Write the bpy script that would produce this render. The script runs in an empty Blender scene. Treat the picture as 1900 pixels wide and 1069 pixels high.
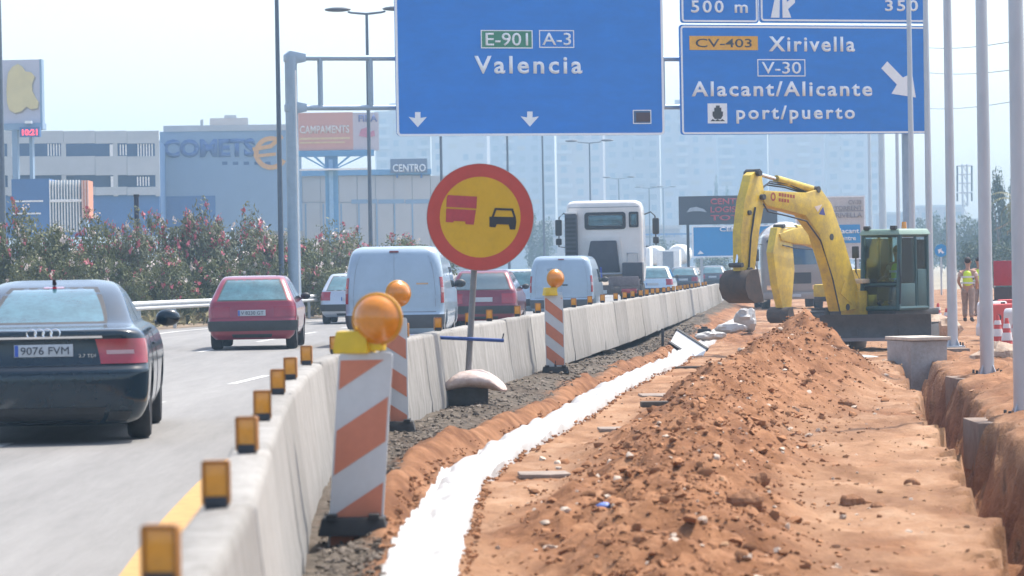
import bpy, bmesh, math, random
import numpy as np
from mathutils import Vector, Matrix

random.seed(7); np.random.seed(7)
R = math.radians
scn = bpy.context.scene
col = scn.collection

# ------------------------------------------------------------------ camera, sky, sun, exposure
FPX, CX, CY = 6000.0, 950.0, 534.5            # focal length and centre in photograph pixels
CAMZ = 1.55
HAZE = 0.00075
CAMROT = Matrix.Rotation(R(90 - 0.444), 3, 'X') @ Matrix.Rotation(R(-1.0), 3, 'Z')
cam = bpy.data.cameras.new('camera')
cam.sensor_width = 36.0
cam.lens = 36.0 * FPX / 1900.0
cam.clip_start = 0.5; cam.clip_end = 6000
cam.dof.use_dof = True
cam.dof.focus_distance = 62.0
cam.dof.aperture_fstop = 5.2
camo = bpy.data.objects.new('camera', cam); col.objects.link(camo)
camo.location = (0, 0, CAMZ)
camo.rotation_euler = CAMROT.to_euler()
scn.camera = camo

SUN_EL, SUN_AZ = 62.0, 50.0                   # azimuth: degrees to the right of the view direction (+Y)
world = bpy.data.worlds.new('World'); scn.world = world
world.use_nodes = True
wn = world.node_tree.nodes; wl = world.node_tree.links
sky = wn.new('ShaderNodeTexSky'); sky.sky_type = 'NISHITA'; sky.sun_disc = False
sky.sun_elevation = R(SUN_EL); sky.sun_rotation = R(SUN_AZ)
sky.dust_density = 3.0; sky.air_density = 1.0; sky.ozone_density = 1.0
wn['Background'].inputs['Strength'].default_value = 0.15
hs = wn.new('ShaderNodeHueSaturation'); hs.inputs['Saturation'].default_value = 0.85      # hazy summer sky: paler than the clear-air model
wl.new(sky.outputs[0], hs.inputs['Color']); wl.new(hs.outputs[0], wn['Background'].inputs['Color'])
sun = bpy.data.lights.new('sun', 'SUN'); sun.energy = 2.75; sun.angle = R(0.55); sun.color = (1.0, 0.93, 0.83)
suno = bpy.data.objects.new('sun', sun); col.objects.link(suno)
sd = Vector((math.sin(R(SUN_AZ)) * math.cos(R(SUN_EL)), math.cos(R(SUN_AZ)) * math.cos(R(SUN_EL)), math.sin(R(SUN_EL))))
suno.rotation_euler = (-sd).to_track_quat('-Z', 'Y').to_euler()
suno.location = (30, 20, 60)
scn.view_settings.view_transform = 'Standard'
scn.view_settings.look = 'None'
scn.view_settings.gamma = 1.0
scn.view_settings.use_curve_mapping = False
scn.view_settings.exposure = 1.15
scn.cycles.use_denoising = True
scn.cycles.max_bounces = 6
scn.cycles.volume_bounces = 1
scn.cycles.caustics_reflective = False; scn.cycles.caustics_refractive = False

# ------------------------------------------------------------------ measuring: photograph pixel + distance -> point of the place
def at(px, py, d):
    v = CAMROT @ Vector(((px - CX) / FPX, -(py - CY) / FPX, -1.0))
    return Vector((0, 0, CAMZ)) + v * (d / v.y)
def gx(px, d, z=0.0):
    """the point at distance d, height z, seen at column px"""
    p = at(px, 490, d)
    q = at(px, 491, d)
    k = (z - p.z) / (q.z - p.z)
    return p + (q - p) * k

# ------------------------------------------------------------------ materials
MATS = {}
def mat(name, c, rough=0.6, metal=0.0, var=0.12, scale=4.0, bump=0.0, coat=0.0, isl=0.0, spec=0.5, c2=None, detail=4.0, stretch=None, bscale=None, trans=0.0):
    if name in MATS: return MATS[name]
    m = bpy.data.materials.new(name); m.use_nodes = True
    n = m.node_tree.nodes; l = m.node_tree.links
    b = n['Principled BSDF']
    b.inputs['Roughness'].default_value = rough; b.inputs['Metallic'].default_value = metal
    b.inputs['Specular IOR Level'].default_value = spec
    b.inputs['Coat Weight'].default_value = coat; b.inputs['Coat Roughness'].default_value = 0.05
    tc = n.new('ShaderNodeTexCoord')
    src = tc.outputs['Object']
    if stretch:
        mp = n.new('ShaderNodeMapping'); mp.inputs['Scale'].default_value = stretch
        l.new(src, mp.inputs[0]); src = mp.outputs[0]
    nz = n.new('ShaderNodeTexNoise'); nz.inputs['Scale'].default_value = scale; nz.inputs['Detail'].default_value = detail
    nz.inputs['Roughness'].default_value = 0.85
    l.new(src, nz.inputs['Vector'])
    cr = n.new('ShaderNodeValToRGB')
    cr.color_ramp.elements[0].position = 0.32; cr.color_ramp.elements[1].position = 0.68
    lo = c2 if c2 else tuple(max(0, x * (1 - var)) for x in c)
    hi = tuple(min(1, x * (1 + (var if not c2 else 0))) for x in c)
    cr.color_ramp.elements[0].color = (*lo, 1); cr.color_ramp.elements[1].color = (*hi, 1)
    l.new(nz.outputs['Fac'], cr.inputs['Fac'])
    out = cr.outputs['Color']
    if isl > 0:
        g = n.new('ShaderNodeNewGeometry')
        mr = n.new('ShaderNodeMapRange'); mr.inputs['To Min'].default_value = 1 - isl; mr.inputs['To Max'].default_value = 1 + isl
        l.new(g.outputs['Random Per Island'], mr.inputs['Value'])
        hv = n.new('ShaderNodeHueSaturation'); l.new(mr.outputs[0], hv.inputs['Value']); l.new(out, hv.inputs['Color'])
        out = hv.outputs['Color']
    l.new(out, b.inputs['Base Color'])
    if bump > 0:
        n2 = n.new('ShaderNodeTexNoise'); n2.inputs['Scale'].default_value = bscale or scale * 4; n2.inputs['Detail'].default_value = 5
        l.new(src, n2.inputs['Vector'])
        bp = n.new('ShaderNodeBump'); bp.inputs['Strength'].default_value = 0.6; bp.inputs['Distance'].default_value = bump
        l.new(n2.outputs['Fac'], bp.inputs['Height']); l.new(bp.outputs[0], b.inputs['Normal'])
    if trans > 0:
        t = n.new('ShaderNodeBsdfTranslucent'); l.new(out, t.inputs['Color'])
        mx = n.new('ShaderNodeMixShader'); mx.inputs[0].default_value = trans
        l.new(b.outputs[0], mx.inputs[1]); l.new(t.outputs[0], mx.inputs[2])
        l.new(mx.outputs[0], n['Material Output'].inputs['Surface'])
    MATS[name] = m
    return m
def glow(name, c, strength):
    m = mat(name, c, 0.4)
    b = m.node_tree.nodes['Principled BSDF']
    b.inputs['Emission Color'].default_value = (*c, 1); b.inputs['Emission Strength'].default_value = strength
    return m

# ------------------------------------------------------------------ mesh building
class MB:
    def __init__(s): s.v = []; s.f = []
    def add(s, vs, fs, M=None):
        o = len(s.v)
        s.v += [tuple(M @ Vector(p)) for p in vs] if M is not None else [tuple(p) for p in vs]
        s.f += [tuple(i + o for i in f) for f in fs]
        return s
    def box(s, c, d, rz=0.0, M=None, top=None):
        x, y, z = d[0] / 2, d[1] / 2, d[2] / 2
        tx, ty = (x, y) if top is None else (x * top[0], y * top[1])
        vs = [(-x, -y, -z), (x, -y, -z), (x, y, -z), (-x, y, -z), (-tx, -ty, z), (tx, -ty, z), (tx, ty, z), (-tx, ty, z)]
        T = Matrix.Translation(c) @ Matrix.Rotation(rz, 4, 'Z')
        if M is not None: T = M @ T
        return s.add(vs, [(0, 3, 2, 1), (4, 5, 6, 7), (0, 1, 5, 4), (1, 2, 6, 5), (2, 3, 7, 6), (3, 0, 4, 7)], T)
    def tube(s, p0, p1, r0, r1=None, n=10, M=None):
        return s.path([p0, p1], [r0, r0 if r1 is None else r1], n, M)
    def path(s, pts, r, n=8, M=None):
        pts = [Vector(p) for p in pts]
        if not hasattr(r, '__len__'): r = [r] * len(pts)
        vs = []; fs = []
        for i, p in enumerate(pts):
            t = (pts[min(i + 1, len(pts) - 1)] - pts[max(i - 1, 0)]).normalized()
            a = Vector((0, 0, 1)) if abs(t.z) < 0.9 else Vector((1, 0, 0))
            u = t.cross(a).normalized(); w = t.cross(u)
            for k in range(n):
                an = 2 * math.pi * k / n
                vs.append(p + (u * math.cos(an) + w * math.sin(an)) * r[i])
        for i in range(len(pts) - 1):
            for k in range(n):
                fs.append((i * n + k, i * n + (k + 1) % n, (i + 1) * n + (k + 1) % n, (i + 1) * n + k))
        fs.append(tuple(range(n - 1, -1, -1))); b = (len(pts) - 1) * n
        fs.append(tuple(range(b, b + n)))
        return s.add(vs, fs, M)
    def prism(s, outline, y0, y1, M=None):
        """outline in the X-Z plane, thickness from y0 to y1"""
        n = len(outline)
        vs = [(x, y0, z) for x, z in outline] + [(x, y1, z) for x, z in outline]
        fs = [tuple(range(n)), tuple(range(2 * n - 1, n - 1, -1))]
        fs += [(i, i + n, (i + 1) % n + n, (i + 1) % n) for i in range(n)]
        return s.add(vs, fs, M)
    def lathe(s, prof, n=24, M=None):
        """(radius, x) profile about the X axis"""
        vs = []; fs = []
        for r, x in prof:
            for k in range(n):
                a = 2 * math.pi * k / n; vs.append((x, r * math.cos(a), r * math.sin(a)))
        m = len(prof)
        for i in range(m - 1):
            for k in range(n):
                fs.append((i * n + k, (i + 1) * n + k, (i + 1) * n + (k + 1) % n, i * n + (k + 1) % n))
        fs.append(tuple(range(n))); fs.append(tuple(range((m - 1) * n + n - 1, (m - 1) * n - 1, -1)))
        return s.add(vs, fs, M)
    def sphere(s, c, r, nu=12, nv=8, M=None):
        if not hasattr(r, '__len__'): r = (r, r, r)
        vs = [(c[0], c[1], c[2] - r[2])]; fs = []
        for j in range(1, nv):
            ph = -math.pi / 2 + math.pi * j / nv
            for k in range(nu):
                a = 2 * math.pi * k / nu
                vs.append((c[0] + r[0] * math.cos(ph) * math.cos(a), c[1] + r[1] * math.cos(ph) * math.sin(a), c[2] + r[2] * math.sin(ph)))
        vs.append((c[0], c[1], c[2] + r[2])); L = len(vs) - 1
        for k in range(nu): fs.append((0, 1 + (k + 1) % nu, 1 + k))
        for j in range(nv - 2):
            for k in range(nu):
                a = 1 + j * nu + k; b = 1 + j * nu + (k + 1) % nu
                fs.append((a, b, b + nu, a + nu))
        for k in range(nu): fs.append((L, L - nu + k, L - nu + (k + 1) % nu))
        return s.add(vs, fs, M)
    def grid(s, P):
        """P: rows of points"""
        m, n = len(P), len(P[0])
        vs = [p for row in P for p in row]
        fs = [(i * n + j, i * n + j + 1, (i + 1) * n + j + 1, (i + 1) * n + j) for i in range(m - 1) for j in range(n - 1)]
        return s.add(vs, fs)
    def mesh(s, name, m, bevel=0.0, seg=2, smooth=40, fix=True):
        me = bpy.data.meshes.new(name)
        me.from_pydata(s.v, [], s.f)
        if bevel > 0 or fix:
            bm = bmesh.new(); bm.from_mesh(me)
            if fix: bmesh.ops.recalc_face_normals(bm, faces=bm.faces)
            if bevel > 0:
                ed = [e for e in bm.edges if len(e.link_faces) == 2 and e.calc_face_angle(0) > R(28)]
                bmesh.ops.bevel(bm, geom=ed, offset=bevel, segments=seg, affect='EDGES', profile=0.6, clamp_overlap=True)
            bm.to_mesh(me); bm.free()
        if smooth:
            me.shade_smooth(); me.set_sharp_from_angle(angle=R(smooth))
        me.materials.append(m)
        return me
    def build(s, name, m, parent=None, **k):
        return link(name, s.mesh(name, m, **k), parent)

def link(name, me, parent=None, loc=None, rz=None):
    o = bpy.data.objects.new(name, me); col.objects.link(o)
    if parent is not None: o.parent = parent
    if loc is not None: o.location = loc
    if rz is not None: o.rotation_euler = (0, 0, rz)
    return o
def tag(o, label, cat, group=None):
    o['label'] = label; o['category'] = cat
    if group: o['group'] = group
    return o
def thing(name, label, cat, loc=(0, 0, 0), rz=0.0, group=None):
    return tag(link(name, None, None, loc, rz), label, cat, group)
def struct(o): o['kind'] = 'structure'; return o
def stuff(o): o['kind'] = 'stuff'; return o
def clone(root, loc=None, rz=None, label=None, group=None):
    r = root.copy(); col.objects.link(r)
    if loc is not None: r.location = loc
    if rz is not None: r.rotation_euler = (0, 0, rz)
    if label: r['label'] = label
    if group: r['group'] = group
    for ch in list(root.children):
        c = ch.copy(); col.objects.link(c); c.parent = r
        for g in list(ch.children):
            d = g.copy(); col.objects.link(d); d.parent = c
    return r
ORD = ['first', 'second', 'third', 'fourth', 'fifth', 'sixth', 'seventh', 'eighth', 'ninth', 'tenth', 'eleventh', 'twelfth', 'thirteenth',
       'fourteenth', 'fifteenth', 'sixteenth', 'seventeenth', 'eighteenth', 'nineteenth', 'twentieth']
def ordinal(i):
    if i < 20: return ORD[i]
    t = ['', '', 'twenty', 'thirty', 'forty', 'fifty'][(i + 1) // 10]
    if (i + 1) % 10 == 0: return {'twenty': 'twentieth', 'thirty': 'thirtieth', 'forty': 'fortieth'}.get(t, t)
    return t + '-' + ORD[(i + 1) % 10 - 1]

_font_cache = {}
def text_mesh(body, w, h, m, bold=0.0, depth=0.006, spacing=1.0):
    """lettering fitted to w x h, lying in the X-Z plane, lower left corner at the origin, facing -Y"""
    cu = bpy.data.curves.new('t', 'FONT'); cu.body = body; cu.extrude = 0.0; cu.offset = bold; cu.space_character = spacing
    cu.resolution_u = 3
    o = bpy.data.objects.new('t', cu); col.objects.link(o)
    bpy.context.view_layer.update()
    dg = bpy.context.evaluated_depsgraph_get()
    me = bpy.data.meshes.new_from_object(o.evaluated_get(dg))
    bpy.data.objects.remove(o); bpy.data.curves.remove(cu)
    n = len(me.vertices); a = np.empty(n * 3); me.vertices.foreach_get('co', a); a = a.reshape(-1, 3)
    mn, mx = a.min(0), a.max(0)
    b = np.zeros_like(a)
    b[:, 0] = (a[:, 0] - mn[0]) / (mx[0] - mn[0]) * w
    b[:, 2] = (a[:, 1] - mn[1]) / (mx[1] - mn[1]) * h
    me.vertices.foreach_set('co', b.ravel())
    bm = bmesh.new(); bm.from_mesh(me)
    r = bmesh.ops.extrude_face_region(bm, geom=bm.faces[:])
    bmesh.ops.translate(bm, verts=[v for v in r['geom'] if isinstance(v, bmesh.types.BMVert)], vec=(0, -depth, 0))
    bm.to_mesh(me); bm.free()
    me.materials.clear(); me.materials.append(m); me.update()
    return me

class Plane:
    """an upright plane of the place, facing the camera side; pixels of the photograph are measured on it"""
    def __init__(s, px, py, d, yaw=0.0):
        s.O = at(px, py, d); s.yaw = R(yaw)
        s.ux = Vector((math.cos(s.yaw), math.sin(s.yaw), 0)); s.n = Vector((math.sin(s.yaw), -math.cos(s.yaw), 0))
    def uv(s, px, py):
        o = Vector((0, 0, CAMZ)); v = at(px, py, 1.0) - o
        k = (s.O - o).dot(s.n) / v.dot(s.n)
        p = o + v * k - s.O
        return p.dot(s.ux), p.z
    def rect(s, x0, y0, x1, y1):
        m = (y0 + y1) / 2; q = (x0 + x1) / 2
        return s.uv(x0, m)[0], s.uv(q, y1)[1], s.uv(x1, m)[0], s.uv(q, y0)[1]   # u0, v0, u1, v1
    def board(s, root, name, m, x0, y0, x1, y1, front=0.0, back=0.06, rad=0.0, bevel=0.0):
        u0, v0, u1, v1 = s.rect(x0, y0, x1, y1)
        return MB().prism(rrect(u0, v0, u1, v1, rad), -front, back).build(name, m, root, bevel=bevel)
    def text(s, root, body, m, x0, y0, x1, y1, front=0.0, bold=0.0, name='lettering', depth=0.008, spacing=1.0):
        u0, v0, u1, v1 = s.rect(x0, y0, x1, y1)
        return link(name, text_mesh(body, u1 - u0, v1 - v0, m, bold, depth, spacing), root, (u0, -front, v0))
    def frame(s, root, name, m, x0, y0, x1, y1, t, front=0.0, rad=0.0, depth=0.006):
        u0, v0, u1, v1 = s.rect(x0, y0, x1, y1)
        A = rrect(u0, v0, u1, v1, rad, 6); B = rrect(u0 + t, v0 + t, u1 - t, v1 - t, max(rad - t, 0.0) if rad else 0, 6)
        return ring(A, B, -front - depth, -front).build(name, m, root)
    def poly(s, root, name, m, pts, front=0.0, depth=0.008):
        return MB().prism([s.uv(*p) for p in pts], -front - depth, -front).build(name, m, root)
    def root(s, name, label, cat, group=None):
        return thing(name, label, cat, s.O, s.yaw, group)
def rrect(u0, v0, u1, v1, r=0.0, n=5):
    if r <= 0: return [(u0, v0), (u1, v0), (u1, v1), (u0, v1)]
    o = []
    for cx, cy, a0 in ((u0 + r, v0 + r, 180), (u1 - r, v0 + r, 270), (u1 - r, v1 - r, 0), (u0 + r, v1 - r, 90)):
        for k in range(n + 1):
            a = R(a0 + 90 * k / n); o.append((cx + r * math.cos(a), cy + r * math.sin(a)))
    return o
def ring(A, B, y0, y1):
    m = MB(); n = len(A)
    vs = [(x, y0, z) for x, z in A] + [(x, y0, z) for x, z in B] + [(x, y1, z) for x, z in A] + [(x, y1, z) for x, z in B]
    fs = []
    for i in range(n):
        j = (i + 1) % n
        fs += [(i, j, n + j, n + i), (2 * n + i, 3 * n + i, 3 * n + j, 2 * n + j), (i, 2 * n + i, 2 * n + j, j), (n + i, n + j, 3 * n + j, 3 * n + i)]
    return m.add(vs, fs)

# value noise on arrays
def vnoise(x, y, seed=0):
    xi = np.floor(x).astype(np.int64); yi = np.floor(y).astype(np.int64); xf = x - xi; yf = y - yi
    def h(a, b):
        n = (a * 374761393 + b * 668265263 + seed * 1442695041) & 0x7fffffff
        n = ((n ^ (n >> 13)) * 1274126177) & 0x7fffffff
        return ((n ^ (n >> 16)) & 0xffff) / 65535.0
    u = xf * xf * (3 - 2 * xf); v = yf * yf * (3 - 2 * yf)
    return (h(xi, yi) * (1 - u) + h(xi + 1, yi) * u) * (1 - v) + (h(xi, yi + 1) * (1 - u) + h(xi + 1, yi + 1) * u) * v
def fbm(x, y, octs=4, seed=0, gain=0.5):
    t = 0; a = 1.0; s = 0
    for k in range(octs):
        t = t + a * (vnoise(x * 2 ** k, y * 2 ** k, seed + k) - 0.5); s += a; a *= gain
    return t / s

# ================================================================== THE SETTING
_by = np.linspace(0, 900, 9001)
def curve(ys, xs, sig=2.0):
    t = np.interp(_by, ys, xs, left=None)
    k = int(sig / 0.1) * 3
    w = np.exp(-0.5 * (np.arange(-k, k + 1) * 0.1 / sig) ** 2); w /= w.sum()
    e = np.concatenate([t[0] - (t[1] - t[0]) * np.arange(k, 0, -1), t, t[-1] + (t[-1] - t[-2]) * np.arange(1, k + 1)])
    t = np.convolve(e, w, 'valid')
    return lambda y: np.interp(y, _by, t)
C = curve([0, 5, 7.8, 10.3, 13.3, 16.1, 19.4, 25, 28.2, 31, 36, 41, 45.5, 64, 105, 150, 200, 400, 900],
          [-.60, -.74, -.84, -.93, -1.10, -1.25, -1.42, -1.6, -1.58, -1.36, -.95, -.48, .02, 2.1, 5.85, 10.3, 15.8, 38, 95], 1.2)
E = curve([0, 60, 85, 91, 98, 110, 130, 200, 400, 900], [-9.8, -9.8, -9.2, -8.4, -6.9, -5.2, -2.5, 5, 31, 83], 2.0)
road_z = curve([0, 60, 105, 200, 900], [0, 0, -.17, -.25, -.25], 4.0)
def S01(a, b, x): 
    t = np.clip((x - a) / (b - a), 0, 1); return t * t * (3 - 2 * t)

# materials of the setting
def soil_mat():
    m = bpy.data.materials.new('soil'); m.use_nodes = True; n = m.node_tree.nodes; l = m.node_tree.links
    b = n['Principled BSDF']; b.inputs['Roughness'].default_value = 0.95; b.inputs['Specular IOR Level'].default_value = 0.15
    tc = n.new('ShaderNodeTexCoord')
    def noise(s, d=6, st=None):
        z = n.new('ShaderNodeTexNoise'); z.inputs['Scale'].default_value = s; z.inputs['Detail'].default_value = d; z.inputs['Roughness'].default_value = 0.65
        if st:
            mp = n.new('ShaderNodeMapping'); mp.inputs['Scale'].default_value = st; l.new(tc.outputs['Object'], mp.inputs[0]); l.new(mp.outputs[0], z.inputs['Vector'])
        else: l.new(tc.outputs['Object'], z.inputs['Vector'])
        return z
    def ramp(z, stops):
        r = n.new('ShaderNodeValToRGB'); e = r.color_ramp.elements
        while len(e) < len(stops): e.new(0.5)
        for k, (p, c) in enumerate(stops): e[k].position = p; e[k].color = (*c, 1)
        l.new(z.outputs['Fac'], r.inputs['Fac']); return r.outputs['Color']
    def mixc(f, a, c):
        x = n.new('ShaderNodeMix'); x.data_type = 'RGBA'; l.new(f, x.inputs[0]); l.new(a, x.inputs[6]); l.new(c, x.inputs[7]); return x.outputs[2]
    red = ramp(noise(3.0), [(.26, (.115, .046, .020)), (.42, (.20, .092, .043)), (.58, (.295, .146, .074)), (.76, (.41, .235, .135))])
    pale = ramp(noise(1.6, 7, (1, .45, 1)), [(.3, (.20, .10, .05)), (.52, (.33, .19, .108)), (.72, (.43, .285, .185))])
    grav = ramp(noise(14.0), [(.32, (.045, .037, .03)), (.5, (.105, .088, .07)), (.7, (.19, .16, .13))])
    at_ = n.new('ShaderNodeAttribute'); at_.attribute_name = 'earth'
    sp = n.new('ShaderNodeSeparateColor'); l.new(at_.outputs['Color'], sp.inputs[0])
    c = mixc(sp.outputs[1], red, pale); c = mixc(sp.outputs[0], c, grav)
    damp = ramp(noise(.8, 5, (1, .5, 1)), [(.34, (.66, .60, .57)), (.56, (1, 1, 1))])
    mm = n.new('ShaderNodeMix'); mm.data_type = 'RGBA'; mm.blend_type = 'MULTIPLY'; mm.inputs[0].default_value = 1.0
    l.new(c, mm.inputs[6]); l.new(damp, mm.inputs[7]); c = mm.outputs[2]
    l.new(c, b.inputs['Base Color'])
    z = noise(16.0, 8)
    bp = n.new('ShaderNodeBump'); bp.inputs['Strength'].default_value = 0.7; bp.inputs['Distance'].default_value = 0.05
    l.new(z.outputs['Fac'], bp.inputs['Height']); l.new(bp.outputs[0], b.inputs['Normal'])
    return m
M_soil = soil_mat()
M_asphalt = mat('asphalt', (.205, .20, .192), .85, var=.26, scale=.35, detail=8, bump=.004, bscale=60, spec=.3, stretch=(1.6, .12, 1))
M_field = mat('dry_ground', (.26, .22, .15), .95, var=.25, scale=.08, detail=8)
M_conc = mat('barrier_concrete', (.52, .49, .44), .9, c2=(.36, .335, .295), scale=2.2, bump=.006, bscale=25, stretch=(3.5, 3.5, .55), detail=6, spec=.2)
M_conc2 = mat('footing_concrete', (.26, .205, .165), .9, c2=(.17, .115, .085), scale=1.8, bump=.006, bscale=18, spec=.2)
M_white = mat('white_paint', (.75, .75, .73), .6, var=.1, scale=3)
M_yel_line = mat('yellow_road_paint', (.46, .26, .075), .7, var=.22, scale=6, detail=8)
M_galv = mat('galvanised_steel', (.42, .45, .49), .45, .55, var=.12, scale=1.2, stretch=(1, 1, .4))
M_dark = mat('dark_steel', (.03, .035, .045), .5, .3)
M_rubber = mat('black_rubber', (.02, .02, .021), .8, var=.3)

# ground: one sheet under everything (it dips under road and building site)
P = []
for y in [-60, 0, 6, 60, 100, 170, 300, 600, 1000, 1100]:
    P.append([(x, y, -2.2 if y < 175 else -0.55) for x in (-300, -200, -120, -40, 40, 120, 200, 300)])
struct(MB().grid(P).build('ground', M_field))

# road
ys = list(np.arange(0, 60, 2.0)) + list(np.arange(60, 200, 4.0)) + list(np.arange(200, 900, 25.0))
P = []
for y in ys:
    e, c, z = float(E(y)), float(C(y)), float(road_z(y))
    r = c + (.0 if y < 150 else 6.0 * min(1, (y - 150) / 60))
    P.append([(e - .9 + (r - e + .9) * k / 8, y, z) for k in range(9)])
struct(MB().grid(P).build('road', M_asphalt))
# verge behind the guard rail, a low bank with soil
P = []
for y in ys:
    e, z = float(E(y)), float(road_z(y))
    w = 1.0 if y < 140 else .4
    P.append([(e - .85, y, z + .004), (e - 1.6, y, z + .06), (e - 4, y, z + .25 * w), (e - 8, y, z + .3 * w), (e - 30, y, z + .1), (e - 60, y, -.6)])
struct(MB().grid(P).build('verge', mat('verge_soil', (.25, .19, .13), .95, var=.3, scale=2.5, bump=.03)))

# lane markings: sheets on the road
def strip(y0, y1, fx, w, name, m, dz=.004, n=None):
    n = n or max(2, int((y1 - y0) / 1.0) + 1)
    P = []
    for y in np.linspace(y0, y1, n):
        x = float(fx(y)); P.append([(x - w / 2, y, float(road_z(y)) + dz), (x + w / 2, y, float(road_z(y)) + dz)])
    o = MB().grid(P).build(name, m); return struct(o)
strip(4, 120, lambda y: C(y) - .62, .26, 'yellow_lane_line', M_yel_line)
M_lane = mat('lane_paint', (.62, .62, .60), .7, c2=(.40, .39, .37), scale=5, detail=8)
strip(2, 220, lambda y: E(y) + .35, .15, 'edge_line', M_lane)
for off in (.34, .66):
    for k in range(22):
        y0 = 9 + k * 8.5
        strip(y0, y0 + 3.2, lambda y: E(y) + .4 + (C(y) - 1.0 - E(y)) * off, .12, 'lane_dash', M_lane, n=4)

# ------------------------------------------------------------------ the building site: earth with trench and spoil heap
def lip(y): return 2.97 + (y - 20.6) * .103
crest = curve([0, 15, 22, 30, 40, 50, 58, 66], [.45, .75, 1.02, 1.7, 3.05, 4.5, 5.3, 5.9], 1.5)
heap = curve([0, 14, 18, 22, 30, 40, 46, 50.5, 54, 58, 64, 900], [.10, .14, .22, .30, .42, .60, .76, .88, .72, .3, 0, 0], .8)
ws = curve([0, 12, 21.5, 25.8, 29, 32.9, 36.3, 41.5, 48.1, 57.3, 64.8, 86, 101], [-.47, -.50, -.48, -.45, -.20, .26, .65, 1.1, 1.79, 2.8, 3.4, 5.5, 7.0], 1.2)
ur = curve([0, 22, 26, 30, 36, 48, 57, 75, 110], [.60, .66, .80, .95, 1.2, 1.12, 1.05, .9, .9], 1.5)
base = curve([0, 50, 68, 110, 160, 900], [-.21, -.24, -.46, -.42, -.25, -.25], 3)
def earth(x, y):
    """height, gravel mask, pale mask"""
    u = x - C(y); z = base(y).copy() if hasattr(y, '__len__') else base(y)
    n1 = fbm(x * 1.3, y * .9, 5, 3); n2 = fbm(x * 5, y * 4, 4, 11); n3 = fbm(x * .4 + 9, y * .25, 3, 21)
    d = x - crest(y) + n3 * .9
    wl_ = .95 + .5 * heap(y); wr_ = .75 + .75 * heap(y)
    q = np.where(d < 0, -d / wl_, d / wr_)
    m = np.clip(1 - q, 0, 1); hm = .55 * m * m * (3 - 2 * m) + .45 * m
    hgt = heap(y) * hm * (1 + .55 * n1)
    rid = .13 * np.exp(-((u - ur(y) + n3 * .3) / .16) ** 2) * (1 + 1.4 * n1) * S01(12, 18, y) * (1 - S01(70, 80, y))
    rough = .075 * n2 + (.16 * n2 + .20 * np.abs(fbm(x * 2.6, y * 1.7, 4, 15))) * np.clip(m * 2, 0, 1) + .07 * n1 - .02 * np.abs(fbm(x * 1.1, y * .6, 3, 16))
    L = lip(y) + fbm(y * .7, y * 0 + 3.3, 3, 5) * .45 + .28 * n2 + .12 * fbm(y * 4.0, y * 0 + 5.1, 3, 6)
    wT = .62 + .10 * fbm(y * .5, y * 0 + 7.7, 3, 8)
    edge = .10 + .06 * n1
    tr = S01(L, L + np.maximum(edge, .03), x) * (1 - S01(L + wT - .16, L + wT + .16 + .2 * np.clip(n1, 0, 1), x)) * (1 - S01(58.1, 58.4, y))
    ledge = np.clip(fbm(x * 1.5, y * 2.2, 3, 31), -.5, .5)
    rut = .045 * np.exp(-((x - L + 1.1 + n3) / .5) ** 2) * (fbm(x * .8, y * 1.6, 3, 41) * 2.2)
    z = z + hgt + rid + rough + rut - tr * (.85 + .3 * ledge + .15 * n2)
    bank = S01(L + wT, L + wT + .5, x) * (1 - S01(60, 75, y))
    z = z + bank * (.05 + .13 * n1 + .10 * n2)
    g = (1 - S01(-.28, -.05, u - ur(y) + .5 * n1 + .3 * n3)) * S01(10, 14, y) * 1.0
    pale = (1 - np.clip(m * 2.6, 0, 1)) * S01(-.15, .25, n1 + .25 + .4 * n3) * (1 - tr) * (1 - bank * .75) * S01(.1, .4, u - ur(y))
    z = z + (.19 + .03 * n2) * (1 - S01(.45, 1.5, u))
    z = np.where(u < .3, np.minimum(z, -.03), z)
    return z, np.clip(g, 0, 1), np.clip(pale, 0, 1)
yy = 6.0 * np.exp(np.arange(0, 560) * .0060)
yy = yy[yy < 172]
uu = np.concatenate([np.arange(.05, 7.6, .038), np.arange(7.6, 12, .2), np.arange(12, 26, 1.0)])
Yg, Ug = np.meshgrid(yy, uu, indexing='ij'); Xg = C(Yg) + Ug
Zg, Gg, Pg = earth(Xg, Yg)
ny, nx = Xg.shape
me = bpy.data.meshes.new('earth')
co = np.stack([Xg, Yg, Zg], -1).reshape(-1, 3)
I = np.arange(ny * nx).reshape(ny, nx)
fc = np.stack([I[:-1, :-1], I[:-1, 1:], I[1:, 1:], I[1:, :-1]], -1).reshape(-1, 4)
me.vertices.add(len(co)); me.vertices.foreach_set('co', co.ravel())
me.loops.add(fc.size); me.loops.foreach_set('vertex_index', fc.ravel().astype(np.int32))
me.polygons.add(len(fc)); me.polygons.foreach_set('loop_start', np.arange(0, fc.size, 4, dtype=np.int32)); me.polygons.foreach_set('loop_total', np.full(len(fc), 4, np.int32))
me.update(calc_edges=True)
ca = me.color_attributes.new('earth', 'FLOAT_COLOR', 'POINT')
ca.data.foreach_set('color', np.stack([Gg, Pg, Pg * 0, Pg * 0 + 1], -1).reshape(-1).astype(np.float32))
me.shade_smooth(); me.materials.append(M_soil)
struct(link('earth', me))
def ez(x, y):
    a, _, _ = earth(np.array([float(x)]), np.array([float(y)])); return float(a[0])

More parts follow.
